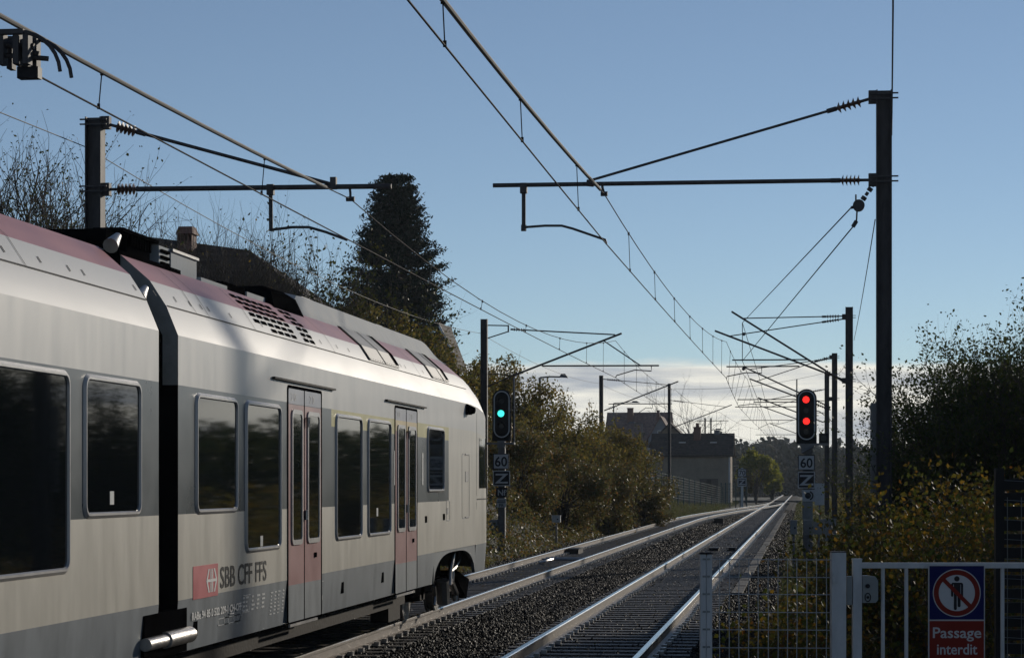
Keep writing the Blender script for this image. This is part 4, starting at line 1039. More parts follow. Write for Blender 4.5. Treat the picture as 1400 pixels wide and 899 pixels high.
# prohibition sign
sg_, x0 = fthing('prohibition_sign', 'blue and red sign with a crossed-out walking figure and the words Passage interdit', 'sign', 1306.5)
NY = lambda y: ((0, y, 0), (1, 0, 0), (0, 0, 1), (0, -1, 0))
sx0, sx1 = LX(1268) - x0, LX(1345) - x0
g = MB(); g.box(sx0, sx1, -.030, -.024, LZ(918), LZ(771)); g.build('border', m_signwhite, sg_, local=True)
bw = 1.4 * k; g = MB(); g.box(sx0 + bw, sx1 - bw, -.033, -.0303, LZ(845.6), LZ(772.8)); up = g.build('blue_panel', m_signblue, sg_, local=True)
cx, cz, r = 0., LZ(809.5), 32.2 * k
g = MB(); g.prism(circ(cx, cz, r * 1.015, 64), NY(-.0332), .001, 0); g.prism(circ(cx, cz, r * .975, 64), NY(-.0345), .001, 1); g.prism(circ(cx, cz, r * .765, 64), NY(-.0358), .001, 0)
g.build('roundel', [m_signwhite, m_signred], up, local=True)
g = MB(); fy = -.0371; s = r
def pp(pts): g.prism([(cx + a * s, cz + b * s) for a, b in pts], NY(fy), .001)
pp([(.0 + .115 * math.cos(a), .60 + .115 * math.sin(a)) for a in np.linspace(0, 2 * PI, 24, False)])
def limb(x0_, x1_, z0_, z1_): pp(rrect(x0_, x1_, z0_, z1_, min(.06, (x1_ - x0_) / 2.01), 4))
pp([(-.19, .44), (-.23, .40), (-.23, .36), (-.13, .36), (-.13, -.1), (.15, -.1), (.15, .36), (.25, .36), (.25, .40), (.21, .44)][::-1])
fy = -.0375; limb(-.25, -.155, -.16, .40); limb(.17, .265, -.2, .40); limb(-.13, -.005, -.72, .0); limb(.03, .155, -.60, .0)
g.build('walking_figure', m_signblack, up, local=True)
g = MB(); a45 = R(-45); q = []
ca, sa = math.cos(a45), math.sin(a45)
g.prism([(cx + s * (ca * u - sa * v), cz + s * (sa * u + ca * v)) for u, v in ((-.80, -.085), (.80, -.085), (.80, .085), (-.80, .085))], NY(-.0386), .001)
g.build('slash', m_signred, up, local=True)
g = MB(); g.box(sx0 + bw, sx1 - bw, -.033, -.0303, LZ(916.5), LZ(847.6)); lo = g.build('red_panel', m_signred, sg_, local=True)
g = MB()
for txt, pyb, wpx in (('Passage', 870.5, 66), ('interdit', 893, 55)):
    vs, _ = text_mesh(txt, 'CENTER', .012); wd = max(v[0] for v in vs) - min(v[0] for v in vs); sz = 20.5 * k
    g.text(txt, ((0, -.0335, LZ(pyb)), (1, 0, 0), (0, 0, 1), (0, -1, 0)), sz, wpx * k / wd / sz, .001, 0, 'CENTER', .012)
g.build('lettering', m_signwhite, lo, local=True)
# dark slatted screen at the right edge
D2 = 16.5; q0, q1 = at_d(1366, 645, D2), at_d(1470, 645, D2); t = thing('slatted_screen', 'dark slatted screen at the right edge behind the gate', 'screen', (q0.x, q0.y, -.3), None, TH)
g = MB(); wdt = (q1 - q0).xy.length
z = .0
while z < q0.z + .3 - .05: g.box(.03, wdt, -.012, .012, z, z + .075); z += .098
g.build('slats', m_sigblack, t, local=True)
for x in (0, wdt):
    g = MB(); g.box(x - .03, x + .03, -.03, .03, 0, q0.z + .33); g.build('post', m_sigblack, t, local=True)
g = MB()
for j in range(9): g.tube((.03, -.04, 1.2 + j * .14), (wdt, -.04, 1.2 + j * .14 - .03), .0025, n=5)
for j in range(5): g.tube((.05 + j * .1, -.042, .6), (.05 + j * .1, -.042, 2.2), .0025, n=5)
g.build('wire_net', m_lockgrey, t, local=True)

# ------------------------------------------------------------------ houses
def gable_roof(g, x0, x1, y0, y1, ze, zr, ov=.4, axis='x', th=.18, mi=0):
    if axis == 'x':
        ym = (y0 + y1) / 2; a, b = x0 - ov, x1 + ov; sl = (zr - ze) / ((y1 - y0) / 2); zo = ze - sl * ov
        vs = [(a, y0 - ov, zo), (b, y0 - ov, zo), (b, ym, zr), (a, ym, zr), (a, y1 + ov, zo), (b, y1 + ov, zo)]
    else:
        xm = (x0 + x1) / 2; a, b = y0 - ov, y1 + ov; sl = (zr - ze) / ((x1 - x0) / 2); zo = ze - sl * ov
        vs = [(x0 - ov, a, zo), (x0 - ov, b, zo), (xm, b, zr), (xm, a, zr), (x1 + ov, a, zo), (x1 + ov, b, zo)]
    vs2 = [(x, y, z - th) for x, y, z in vs]; vs = [(x, y, z + .02) for x, y, z in vs]
    g.add(vs + vs2, [(0, 1, 2, 3), (3, 2, 5, 4), (9, 8, 7, 6), (10, 11, 8, 9), (0, 6, 7, 1), (4, 5, 11, 10), (0, 3, 9, 6), (3, 4, 10, 9), (1, 7, 8, 2), (2, 8, 11, 5)], mi)
def walls(g, x0, x1, y0, y1, zb, ze, zr, axis='x'):
    if axis == 'x':
        ym = (y0 + y1) / 2; vs = [(x0, y0, zb), (x1, y0, zb), (x1, y1, zb), (x0, y1, zb), (x0, y0, ze), (x1, y0, ze), (x1, y1, ze), (x0, y1, ze), (x0, ym, zr - .2), (x1, ym, zr - .2)]
        g.add(vs, [(0, 1, 5, 4), (2, 3, 7, 6), (1, 2, 6, 9, 5), (3, 0, 4, 8, 7)])
    else:
        xm = (x0 + x1) / 2; vs = [(x0, y0, zb), (x1, y0, zb), (x1, y1, zb), (x0, y1, zb), (x0, y0, ze), (x1, y0, ze), (x1, y1, ze), (x0, y1, ze), (xm, y0, zr - .2), (xm, y1, zr - .2)]
        g.add(vs, [(0, 1, 5, 8, 4), (2, 3, 7, 9, 6), (1, 2, 6, 5), (3, 0, 4, 7)])
def hwin(t, x0, x1, Y, z0, z1, frame=m_trimwhite):
    g = MB(); g.ring([(x0, z0), (x1, z0), (x1, z1), (x0, z1)], [(x0 + .08, z0 + .08), (x1 - .08, z0 + .08), (x1 - .08, z1 - .08), (x0 + .08, z1 - .08)], ((0, Y - .003, 0), (1, 0, 0), (0, 0, 1), (0, -1, 0)), .07); w = g.build('window', frame, t)
    g = MB(); g.box(x0 + .07, x1 - .07, Y - .03, Y - .004, z0 + .07, z1 - .07); g.build('pane', m_glasswin, w)
# keeper house
D = 240.; k = D / F; a = at_d(893, 690, D); b = at_d(999, 690, D); Yh = a.y; x0, x1 = a.x, b.x; dep = 6.5
ze, zr, zb = HC + 41 * k, HC + 68.5 * k, -.5
t = thing('keeper_house', 'small beige crossing keeper house with dark tiled roof and one chimney', 'house', ((x0 + x1) / 2, Yh, -.4))
g = MB(); walls(g, x0, x1, Yh, Yh + dep, zb, ze, zr); g.build('wall', m_stucco, t)
g = MB(); gable_roof(g, x0, x1, Yh, Yh + dep, ze, zr, .35); rf = g.build('roof', m_roof_dark, t)
def chimney(parent, x, y, z0, z1, w=.6, pots=True):
    g = MB(); g.box(x - w / 2, x + w / 2, y - w / 2, y + w / 2, z0, z1); g.box(x - w / 2 - .06, x + w / 2 + .06, y - w / 2 - .06, y + w / 2 + .06, z1, z1 + .1); 
    if pots: g.tube((x, y, z1 + .1), (x, y, z1 + .5), .18, .14, 10)
    return g.build('chimney', m_brick, parent)
p = at_d(954, 592, D + 3); chimney(rf, p.x, Yh + dep / 2 - .8, zr - .9, HC + 76 * k, .75)
for px in (932, 975):
    p = at_d(px, 600, D); g = MB(); yy = Yh + 1.6; zz = ze + (zr - ze) * (1.6 / (dep / 2)); g.box(p.x - .35, p.x + .35, yy - .1, yy + .2, zz + .03, zz + .16); g.build('skylight', m_frame, rf)
p = at_d(966, 655, D); hwin(t, p.x - .2, p.x + 1.15, Yh, HC - 18 * k, HC + 6 * k, m_frostwood)
for px in (961.5, 977.5): p = at_d(px, 655, D); g = MB(); g.box(p.x - .35, p.x + .35, Yh - .06, Yh - .004, HC - 20 * k, HC + 6 * k); g.build('shutter', m_frostwood, t)
g = MB(); g.tube((x1 - .12, Yh - .1, -.4), (x1 - .12, Yh - .1, ze - .2), .06); g.build('downpipe', m_trimwhite, t)
p = at_d(979, 586, D); g = MB(); g.box(p.x - .3, p.x + .3, Yh + 3.0, Yh + 3.5, zr - .5, HC + 73 * k); g.build('vent_pipe', m_mastg, rf)
# far houses on the rise at left
def far_house(label, px0, px1, y_base, y_eave, y_ridge, D, dep, axis, wall, roof, wins=(), chim=None):
    k = D / F; a = at_d(px0, 660, D); b = at_d(px1, 660, D); zz = lambda py: HC + (660 - py) * k; Y = (a.y + b.y) / 2
    gz = ground_z((a.x + b.x) / 2, Y + dep / 2) - .5
    t = thing('house', label, 'house', ((a.x + b.x) / 2, Y, gz), 'houses beyond the bank')
    g = MB(); walls(g, a.x, b.x, Y, Y + dep, gz, zz(y_eave), zz(y_ridge), axis); g.build('wall', wall, t)
    g = MB(); gable_roof(g, a.x, b.x, Y, Y + dep, zz(y_eave), zz(y_ridge), .5, axis, .25); r = g.build('roof', roof, t)
    for (wa, wb, za, zb_) in wins: hwin(t, at_d(wa, 660, D).x, at_d(wb, 660, D).x, Y, zz(zb_), zz(za))
    for c in (chim or ()): p = at_d(c[0], 660, D); chimney(r, p.x, Y + dep * c[3], zz(c[2]), zz(c[1]), c[4] * k, False)
    return t
far_house('pale house with a long red-brown roof and broad chimney above the bank', 830, 912, 640, 604, 562, 330, 11, 'x', m_stucco2, m_roof_red, [(862, 868, 606, 616)], [(859, 557, 580, .35, 8)])
far_house('blue-grey gabled house with a small lit window between the two roofs', 886, 920, 640, 597, 568, 318, 9, 'y', m_stucco3, m_roof_red, [(899, 904, 588, 600), (908, 914, 590, 598)], [(897, 560, 575, .5, 4)])
far_house('beige gabled house just left of the keeper house', 890, 942, 640, 603, 577, 300, 9, 'y', m_stucco, m_roof_dark, [(903, 908, 610, 620)], None)
far_house('low pale outbuilding with a small brown gable below the other houses', 872, 896, 650, 628, 618, 285, 6, 'y', m_stucco2, m_roof_red, [], None)
# big dark house behind the train
D = 72.; k = D / F; t = thing('house', 'large dark-roofed house with a capped chimney rising above the train roof', 'house', (-21, 76, 3.0), 'houses beyond the bank')
r0, r1 = at_d(150, 312, D), at_d(341, 342, D + 1); zr = r0.z; zr1 = r1.z; e1 = at_d(522, 455, D - 1); e0x = r0.x - 2
ze = 6.1; Yr = r1.y; 
g = MB(); g.add([(r0.x, Yr, zr), (r1.x, Yr, zr1), (e1.x, Yr - 4.5, ze), (e0x, Yr - 4.5, ze), (e1.x, Yr + 4.5, ze), (e0x, Yr + 4.5, ze)], [(3, 2, 1, 0), (2, 4, 1), (0, 1, 4, 5), (0, 5, 3)])
g.add([(e1.x, Yr - 4.5, ze - .003), (e0x, Yr - 4.5, ze - .003), (e0x, Yr + 4.5, ze - .003), (e1.x, Yr + 4.5, ze - .003)], [(0, 1, 2, 3)])
rf = g.build('roof', m_roof_dark, t)
g = MB(); walls(g, e0x + .4, e1.x - .4, Yr - 4.1, Yr + 4.1, 1.0, ze - .02, ze + .1); g.build('wall', m_stucco, t)
c = at_d(250, 318, D); w = 12 * k
g = MB(); g.box(c.x - w * .8, c.x + w * .8, Yr - 1.0, Yr - .4, c.z - 1.0, HC + (660 - 327) * k + .15)
zc = HC + (660 - 322) * k
for i in range(4): xx = c.x - w * .75 + i * w * .46; g.box(xx - .04, xx + .04, Yr - 1.0, Yr - .4, zc - .15, zc + .10)
g.add([(c.x - w, Yr - 1.1, zc + .08), (c.x + w, Yr - 1.1, zc + .08), (c.x + w, Yr - .3, zc + .08), (c.x - w, Yr - .3, zc + .08), (c.x - w * .8, Yr - .95, zc + .32), (c.x + w * .8, Yr - .95, zc + .32), (c.x + w * .8, Yr - .45, zc + .32), (c.x - w * .8, Yr - .45, zc + .32)], [(0, 1, 5, 4), (1, 2, 6, 5), (2, 3, 7, 6), (3, 0, 4, 7), (4, 5, 6, 7), (3, 2, 1, 0)])
g.build('chimney', m_brick, rf)
# small gable among the trees
D = 104.; k = D / F; t = thing('house', 'small gable with white barge boards half hidden behind the trees left of the tall conifer', 'house', (at_d(603, 660, D).x, at_d(603, 660, D).y, 3), 'houses beyond the bank')
t['label'] = 'small dark gable with a white edge peeping out of the trees below the conifer'
a, b = at_d(588, 660, D), at_d(616, 660, D); Y = a.y; zz = lambda py: HC + (660 - py) * k
g = MB(); walls(g, a.x, b.x, Y, Y + 3, 2, zz(478), zz(442), 'y'); g.build('wall', m_stucco, t)
g = MB(); gable_roof(g, a.x, b.x, Y, Y + 3, zz(478), zz(442), .3, 'y'); g.build('roof', m_roof_dark, t)
g = MB(); xm = (a.x + b.x) / 2
for sx in (1,): g.add([(xm, Y - .36, zz(442)), (b.x + .3, Y - .36, zz(478) - .3), (b.x + .3, Y - .36, zz(478) - .5), (xm, Y - .36, zz(442) - .22), (xm, Y - .32, zz(442)), (b.x + .3, Y - .32, zz(478) - .3), (b.x + .3, Y - .32, zz(478) - .5), (xm, Y - .32, zz(442) - .22)], [(0, 3, 2, 1), (4, 5, 6, 7), (0, 1, 5, 4), (3, 7, 6, 2)])
g.build('barge_board', m_trimwhite, t)

# mesh fence along the bank in front of the keeper house
def mesh_fence(label, pts, h, grp=None):
    t = thing('mesh_fence', label, 'fence', pts[0], grp)
    g = MB()
    for p in pts: 
        g = MB(); g.box(p.x - .05, p.x + .05, p.y - .05, p.y + .05, p.z - .5, p.z + h + .05); g.build('post', m_green, t)
    for p, q in zip(pts, pts[1:]):
        g = MB(); n = 8
        for i in range(n + 1): u = Vector((0, 0, .05 + (h - .1) * i / n)); g.tube(p + u, q + u, .011, n=4)
        m_ = 9
        for i in range(1, m_): s_ = p.lerp(q, i / m_); g.tube(s_ + Vector((0, 0, .05)), s_ + Vector((0, 0, h)), .008, n=4)
        g.build('mesh_panel', m_green, t)
mp = []
for i in range(17):
    u = i / 16; px = 866 + (988 - 866) * u; D = 128 + 105 * u; p = at_d(px, 660, D); zt_f = HC + (660 - (636 + 30 * u)) * D / F; mp.append(Vector((p.x, p.y, zt_f - 1.75)))
mesh_fence('green wire mesh fence running along the grassy bank to the keeper house', mp, 1.75)
mp = [at_d(px, 660, 226) for px in (986, 992, 998, 1006, 1012, 1021)]
for p in mp: p.z = -.3
mesh_fence('short green mesh fence beside the far 70 sign', mp, 2.3)
# street lamps
def lamp(label, px, pytop, D, xh, side=1):
    k = D / F; p = at_d(px, pytop, D); gz = ground_z(p.x, p.y) - .2; t = thing('street_lamp', label, 'street lamp', (p.x, p.y, gz), 'street lamps beyond the bank')
    g = MB(); g.tube((p.x, p.y, gz), (p.x, p.y, p.z), .09, .06, 8); g.build('pole', m_mastg, t)
    q = at_d(xh, pytop - 1, D); g = MB(); g.path([p, p.lerp(q, .5) + Vector((0, 0, .03)), q], .04, 6); g.build('arm', m_mastg, t)
    g = MB(); L = 11 * k * side; g.add([(q.x - L * .1, q.y - .15, q.z - .02), (q.x + L, q.y - .12, q.z - .05), (q.x + L, q.y + .12, q.z - .05), (q.x - L * .1, q.y + .15, q.z - .02), (q.x + L * .1, q.y, q.z + .16), (q.x + L * .6, q.y, q.z + .16)], [(0, 3, 2, 1), (0, 1, 5, 4), (2, 3, 4, 5), (1, 2, 5), (3, 0, 4)]); g.build('lamp_head', m_mastg, t)
lamp('street lamp leaning over the bushes right of the green signal', 738, 516, 115, 766)
lamp('street lamp in front of the long red-brown roof', 839, 551, 230, 864)
lamp('short street lamp against the wall of the gabled houses', 878, 579, 240, 868, -1)
lamp('street lamp reaching right behind the second slim mast', 972, 588, 320, 978)

# ------------------------------------------------------------------ vegetation
def leaf_quads(P, L, W, r, up=0.0, hang=0.0):
    """one four-cornered leaf per point; L, W arrays or scalars"""
    n = len(P)
    a = r.normal(0, 1, (n, 3)); a[:, 2] += hang; a /= np.linalg.norm(a, axis=1)[:, None]
    b = r.normal(0, 1, (n, 3)); b[:, 2] *= (1 - up)
    b -= a * np.sum(a * b, 1)[:, None]; b /= np.linalg.norm(b, axis=1)[:, None] + 1e-9
    nrm = np.cross(a, b)
    sc = r.uniform(.6, 1.3, (n, 1)); L = np.asarray(L).reshape(-1, 1) * sc; W = np.asarray(W).reshape(-1, 1) * sc
    v = np.stack([P - a * L / 2, P + b * W / 2 - nrm * L * .08 - a * L * .05, P + a * L / 2, P - b * W / 2 - nrm * L * .08 - a * L * .05], 1).reshape(-1, 3)
    f = (np.arange(n) * 4)[:, None] + np.array([[0, 1, 2, 3]])
    return v, f
def seg_mesh(segs, k=4):
    A = np.array([s[0] for s in segs], float); B = np.array([s[1] for s in segs], float)
    ra = np.array([s[2] for s in segs]); rb = np.array([s[3] for s in segs])
    d = B - A; d /= np.linalg.norm(d, axis=1)[:, None] + 1e-9
    ref = np.where(np.abs(d[:, 2:3]) > .9, np.array([[1., 0, 0]]), np.array([[0, 0, 1.]]))
    u = np.cross(d, ref); u /= np.linalg.norm(u, axis=1)[:, None]; w = np.cross(d, u)
    vs = []
    for P, rr_ in ((A, ra), (B, rb)):
        for i in range(k):
            t = 2 * PI * i / k; vs.append(P + u * (rr_ * math.cos(t))[:, None] + w * (rr_ * math.sin(t))[:, None])
    v = np.stack(vs, 1).reshape(-1, 3)
    q = np.array([[i, (i + 1) % k, k + (i + 1) % k, k + i] for i in range(k)])
    f = (np.arange(len(A)) * 2 * k)[:, None, None] + q[None]
    return v, f.reshape(-1, 4)
def grow(base, h, spread, nst, r, levels=2, r0=.02, kids=3, up=.12, wob=.16, fork=(.25, 1.)):
    segs, tips = [], []
    def rec(p, d, L, rad, lev):
        n = 5; q = p
        for i in range(n):
            d = d + np.array([r.normal(0, wob), r.normal(0, wob), up * r.uniform(0, 1)]); d = d / np.linalg.norm(d)
            q2 = q + d * (L / n); ra = rad * (1 - .6 * i / n); rb = rad * (1 - .6 * (i + 1) / n)
            segs.append((q, q2, ra, rb)); q = q2
            if lev > 0 or i >= 3: tips.append((q, lev))
            if lev < levels and (i + 1) / n > fork[0]:
                for _ in range(r.poisson(kids / n * 1.4)):
                    a = r.uniform(0, 2 * PI); sp = r.uniform(.35, .9)
                    e = np.cross(d, [math.cos(a), math.sin(a), .3]); e /= np.linalg.norm(e) + 1e-9
                    dd = d + e * sp; dd /= np.linalg.norm(dd)
                    rec(q, dd, L * r.uniform(.3, .5), rb * .7, lev + 1)
    for _ in range(nst):
        a = r.uniform(0, 2 * PI); t = abs(r.normal(0, spread))
        d = np.array([math.cos(a) * t, math.sin(a) * t, 1.]); d /= np.linalg.norm(d)
        b = np.array(base) + np.array([math.cos(a), math.sin(a), 0]) * r.uniform(0, .25)
        rec(b, d, h * r.uniform(.72, 1.0), r0 * r.uniform(.6, 1.1), 0)
    return segs, tips
NP = 0
def stem_plant(name, label, cat, grp, base, h, spread, nst, nleaf, L, lmat, levels=2, r0=.02, kids=3, jit=.06, top=.0, bark=None, up=.12, wob=.16, W=.6):
    global NP; NP += 1; r = np.random.default_rng(100 + NP)
    t = thing(name, label, cat, base, grp)
    segs, tips = grow(base, h, spread, nst, r, levels, r0, kids, up, wob)
    v, f = seg_mesh(segs, 4); np_mesh('branches', v, f, bark or m_twig, t)
    if nleaf:
        P = np.array([p for p, l in tips if p[2] > base[2] + h * top]); 
        P = P[r.integers(0, len(P), nleaf)] + r.normal(0, jit, (nleaf, 3))
        v, f = leaf_quads(P, L, L * W, r, .2); np_mesh('leaves', v, f, lmat, t)
    return t
def crown_points(c, rad, hgt, n, r, nclump=26, cl=.30, bottom=.0, shell=.55):
    """leaf positions in uneven clumps filling an upright crown"""
    th = r.uniform(0, 2 * PI, nclump); u = r.uniform(-1 + bottom, 1, nclump)
    q = np.sqrt(np.maximum(.02, 1 - u * u)); s = r.uniform(shell, 1.0, nclump)
    C = np.stack([np.cos(th) * q * rad * s, np.sin(th) * q * rad * s, u * hgt / 2 * s], 1) + np.array(c)
    sz = r.uniform(.5, 1.25, nclump) * cl
    w = sz ** 2; k = r.choice(nclump, n, p=w / w.sum())
    g = r.normal(0, 1, (n, 3)); g /= np.linalg.norm(g, axis=1)[:, None]; g *= (r.uniform(0, 1, n) ** .45)[:, None]
    return C[k] + g * (sz[k] * min(rad, hgt * .5))[:, None] * np.array([1, 1, .8]), C
def bush(name, label, cat, grp, base, top_z_, rad, n, L, lmat, nclump=26, cl=.38, r0=.05, sprays=10, W=.6, lift=.25, bottom=.1, shell=.55):
    global NP; NP += 1; r = np.random.default_rng(900 + NP)
    t = thing(name, label, cat, base, grp); h = top_z_ - base[2]; b = np.array(base)
    lo = base[2] + h * lift * .3; c = np.array([b[0], b[1], (lo + top_z_) / 2])
    P, C = crown_points(c, rad, (top_z_ - lo) * .93, n, r, nclump, cl, bottom, shell)
    P[:, 2] = np.maximum(P[:, 2], base[2] + .05 + .1 * r.uniform(0, 1, len(P)))
    segs = []
    for q in C:
        j = b + np.array([r.normal(0, rad * .08), r.normal(0, rad * .08), h * r.uniform(.1, .35)])
        m_ = (j + q) / 2 + np.array([0, 0, h * .06]); m_[:2] += r.normal(0, rad * .06, 2)
        segs += [(b + np.array([0, 0, -.1]), j, r0, r0 * .7), (j, m_, r0 * .6, r0 * .4), (m_, q, r0 * .4, r0 * .12)]
        for _ in range(3):
            e = q + r.normal(0, rad * .22, 3); segs.append((q, e, r0 * .15, r0 * .06))
    # loose shoots standing out of the crown
    for _ in range(sprays):
        q = C[r.integers(0, len(C))]; d = (q - c) / np.array([rad, rad, h / 2]); d = d / (np.linalg.norm(d) + 1e-6); d = d * .6 + np.array([r.normal(0, .3), r.normal(0, .3), .9]); d /= np.linalg.norm(d)
        e = q + d * r.uniform(.25, .6) * min(rad, h * .5); segs.append((q, e, r0 * .2, r0 * .08))
        m_ = 14; tt = r.uniform(.3, 1.0, m_); P = np.concatenate([P, q + (e - q)[None] * tt[:, None] + r.normal(0, L * .8, (m_, 3))])
    v, f = seg_mesh(segs, 5); np_mesh('branches', v, f, m_bark, t)
    v, f = leaf_quads(P, L, L * W, r, .25); np_mesh('leaves', v, f, lmat, t)
    return t
def gbase(px, D, dz=0):
    p = at_d(px, 660, D); return (p.x, p.y, ground_z(p.x, p.y) + dz)
def ztop(py, D): return HC + (660 - py) * D / F
# left edge: upright shrubs, half bare
for (px, py, D, nl, lab) in ((30, 205, 44, 900, 'tall half-bare shrub with small leaves at the left edge above the train roof'), (78, 176, 46, 1100, 'tallest half-bare shrub left of the grey mast'), (152, 290, 50, 160, 'low bare shrub just right of the grey mast'), (185, 305, 52, 90, 'low bare shrub between the grey mast and the dark house')):
    b = gbase(px, D); stem_plant('shrub', lab, 'shrub', 'shrubs behind the train', b, (ztop(py, D) - b[2]) * .74, .13, 20, nl * 5, .065, lf_small, 2, .07, 7, .07, .40, wob=.13, up=.05)
for (px, py, D, nl, lab) in ((235, 318, 60, 60, 'bare twiggy shrub in front of the chimney of the dark house'), (285, 306, 60, 260, 'wide bare twiggy shrub in front of the dark house roof'), (330, 302, 61, 240, 'bare twiggy shrub reaching above the ridge end of the dark house'), (372, 345, 62, 500, 'twiggy shrub with a few yellow leaves below the dark roof slope')):
    b = gbase(px, D); stem_plant('shrub', lab, 'shrub', 'shrubs behind the train', b, (ztop(py, D) - b[2]) * .74, .30, 34, nl, .075, lf_mixed, 2, .062, 8, .08, .3, wob=.10, up=.05)
for (px, py, D, nl, lab) in ((405, 332, 63, 1500, 'airy leafy young tree against the sky left of the conifer'), (445, 336, 64, 1500, 'airy leafy young tree touching the conifer')):
    b = gbase(px, D); stem_plant('young_tree', lab, 'tree', 'young trees left of the conifer', b, (ztop(py, D) - b[2]) * .76, .20, 14, nl * 2, .11, lf_small, 2, .065, 6, .12, .35, wob=.11, up=.06)
# conifer
def conifer(label, px, pytop, D, wpx):
    r = np.random.default_rng(77); b = np.array(gbase(px, D, -.2)); zt_ = ztop(pytop, D); h = zt_ - b[2]; rad = wpx / 2 * D / F
    t = thing('conifer', label, 'tree', tuple(b))
    v, f = seg_mesh([(b, b + np.array([0, 0, h * .5]), .55, .35), (b + np.array([0, 0, h * .5]), b + np.array([0, 0, h * .985]), .35, .05)], 10); np_mesh('trunk', v, f, m_bark, t)
    segs, P = [], []
    prof = lambda u: rad * (min(1., .30 + 1.75 * (1 - u)) * min(1, (1 - u) / .03 * .5 + .5))
    for i in range(900):
        u = r.uniform(.06, .99) ** .9; z = b[2] + h * u; a = r.uniform(0, 2 * PI); L = prof(u) * r.uniform(.58, 1.08) * (1 + .05 * math.sin(a * 3 + u * 19) + .07 * math.sin(a * 5 - u * 61))
        d = np.array([math.cos(a), math.sin(a), 0]); p0 = b + np.array([0, 0, h * u]); p1 = p0 + d * L * .6 + np.array([0, 0, -L * .10]); p2 = p0 + d * L + np.array([0, 0, L * .08])
        segs += [(p0, p1, .05, .03), (p1, p2, .03, .008)]
        n = int(30 + 60 * L / rad)
        tt = r.uniform(.25, 1.03, n) ** .7; q = p0[None] + (p2 - p0)[None] * tt[:, None]; q[:, 2] -= L * .12 * np.sin(tt * PI)
        P.append(q + r.normal(0, .15, (n, 3)) * np.array([1, 1, .5]))
    v, f = seg_mesh(segs, 4); np_mesh('branches', v, f, m_bark, t)
    v, f = leaf_quads(np.concatenate(P), .24, .085, r, 0); np_mesh('crown', v, f, lf_conifer, t)
conifer('tall dark conifer with a rounded top behind the train roof', 540, 238, 130, 152)
# mixed trees around the conifer foot and along the bank
LB = [(478, 392, 84, 62, lf_mixed, 'brown-green tree at the left foot of the conifer'), (525, 408, 86, 66, lf_mixed, 'yellowing tree in front of the conifer foot'), (580, 424, 88, 66, lf_mixed, 'yellowing tree in front of the right foot of the conifer'), (628, 448, 92, 62, lf_mixed, 'leafy tree behind the front of the train roof'),
      (668, 462, 97, 60, lf_mixed, 'feathery tree behind the mast next to the green signal'), (712, 498, 100, 70, lf_mixed, 'brownish tree right above the green signal'), (752, 538, 106, 70, lf_mixed, 'thin-topped bush below the leaning street lamp'), (792, 548, 112, 62, lf_mixed, 'loose bush just left of the slim bank mast'), (836, 575, 116, 56, lf_mixed, 'rounded bush just right of the slim bank mast'), (872, 596, 122, 50, lf_bramble, 'low bush under the far gabled houses')]
for (px, py, D, wp, mt, lab) in LB:
    b = gbase(px, D); bush('bank_tree', lab, 'tree', 'trees along the left bank', b, ztop(py, D), wp * D / F, 9000, .14, mt, 46, .34, .06, 30, bottom=.0, lift=-.2)
LB2 = [(640, 560, 82, 60, 'dark bramble bush behind the train nose'), (715, 585, 84, 60, 'bramble bush right of the green signal head'), (770, 600, 90, 60, 'bramble bush halfway between the green signal and the slim bank mast'), (830, 632, 100, 52, 'bramble bush at the foot of the slim bank mast'), (880, 655, 116, 40, 'low bramble bush where the green mesh fence begins')]
for (px, py, D, wp, lab) in LB2:
    b = gbase(px, D); bush('bramble_bush', lab, 'bush', 'bramble bushes on the left bank', b, ztop(py, D), wp * D / F, 9500, .12, lf_bramble, 46, .36, .03, 12, bottom=.0, lift=-.3)
# low bramble cover of the left bank (one mass)
def cover(name, label, xr_, yr, n, L, mat, hfun, seed, W=.6, hang=0.):
    r = np.random.default_rng(seed); X = r.uniform(*xr_, n); u = r.uniform(0, 1, n); Y = yr[0] + (yr[1] - yr[0]) * u ** 1.25
    Z = np.array([ground_z(x, y) for x, y in zip(X, Y)]); H = hfun(X, Y)
    Z = Z + H * r.uniform(0, 1, n) ** .5
    keep = H > .02; P = np.stack([X, Y, Z], 1)[keep]
    v, f = leaf_quads(P, L, L * W, r, .3, hang); return tag(np_mesh(name, v, f, mat), label, kind='stuff')
def bumps(X, Y, s=1.): return .5 + .25 * np.sin(X * 1.9 * s + Y * .31 * s + 1) + .25 * np.sin(Y * .73 * s - X * .9 * s) 
def hb(X, Y):
    e = np.clip((-8.15 - X) / 3.0, 0, 1); return (e * 2.7 + .1 * (X < -8.1)) * (.35 + .8 * bumps(X, Y)) * np.where(Y > 128, np.clip(1 - (Y - 128) / 30, .18, 1), 1)
cover('bramble_thicket', 'tangled brambles covering the left bank down to the track', (-15, -8.05), (34, 175), 130000, .12, lf_bramble, hb, 21)
cover('bank_grass', 'pale grass on the bank below the green mesh fence', (-11, -7.2), (118, 262), 26000, .34, lf_grass, lambda X, Y: np.clip((-X - 8.0 + 3.0 * np.clip((Y - 150) / 70, 0, 1)) / .6, 0, 1) * (.12 + .34 * bumps(X, Y, 2)), 22, .10, 1.4)
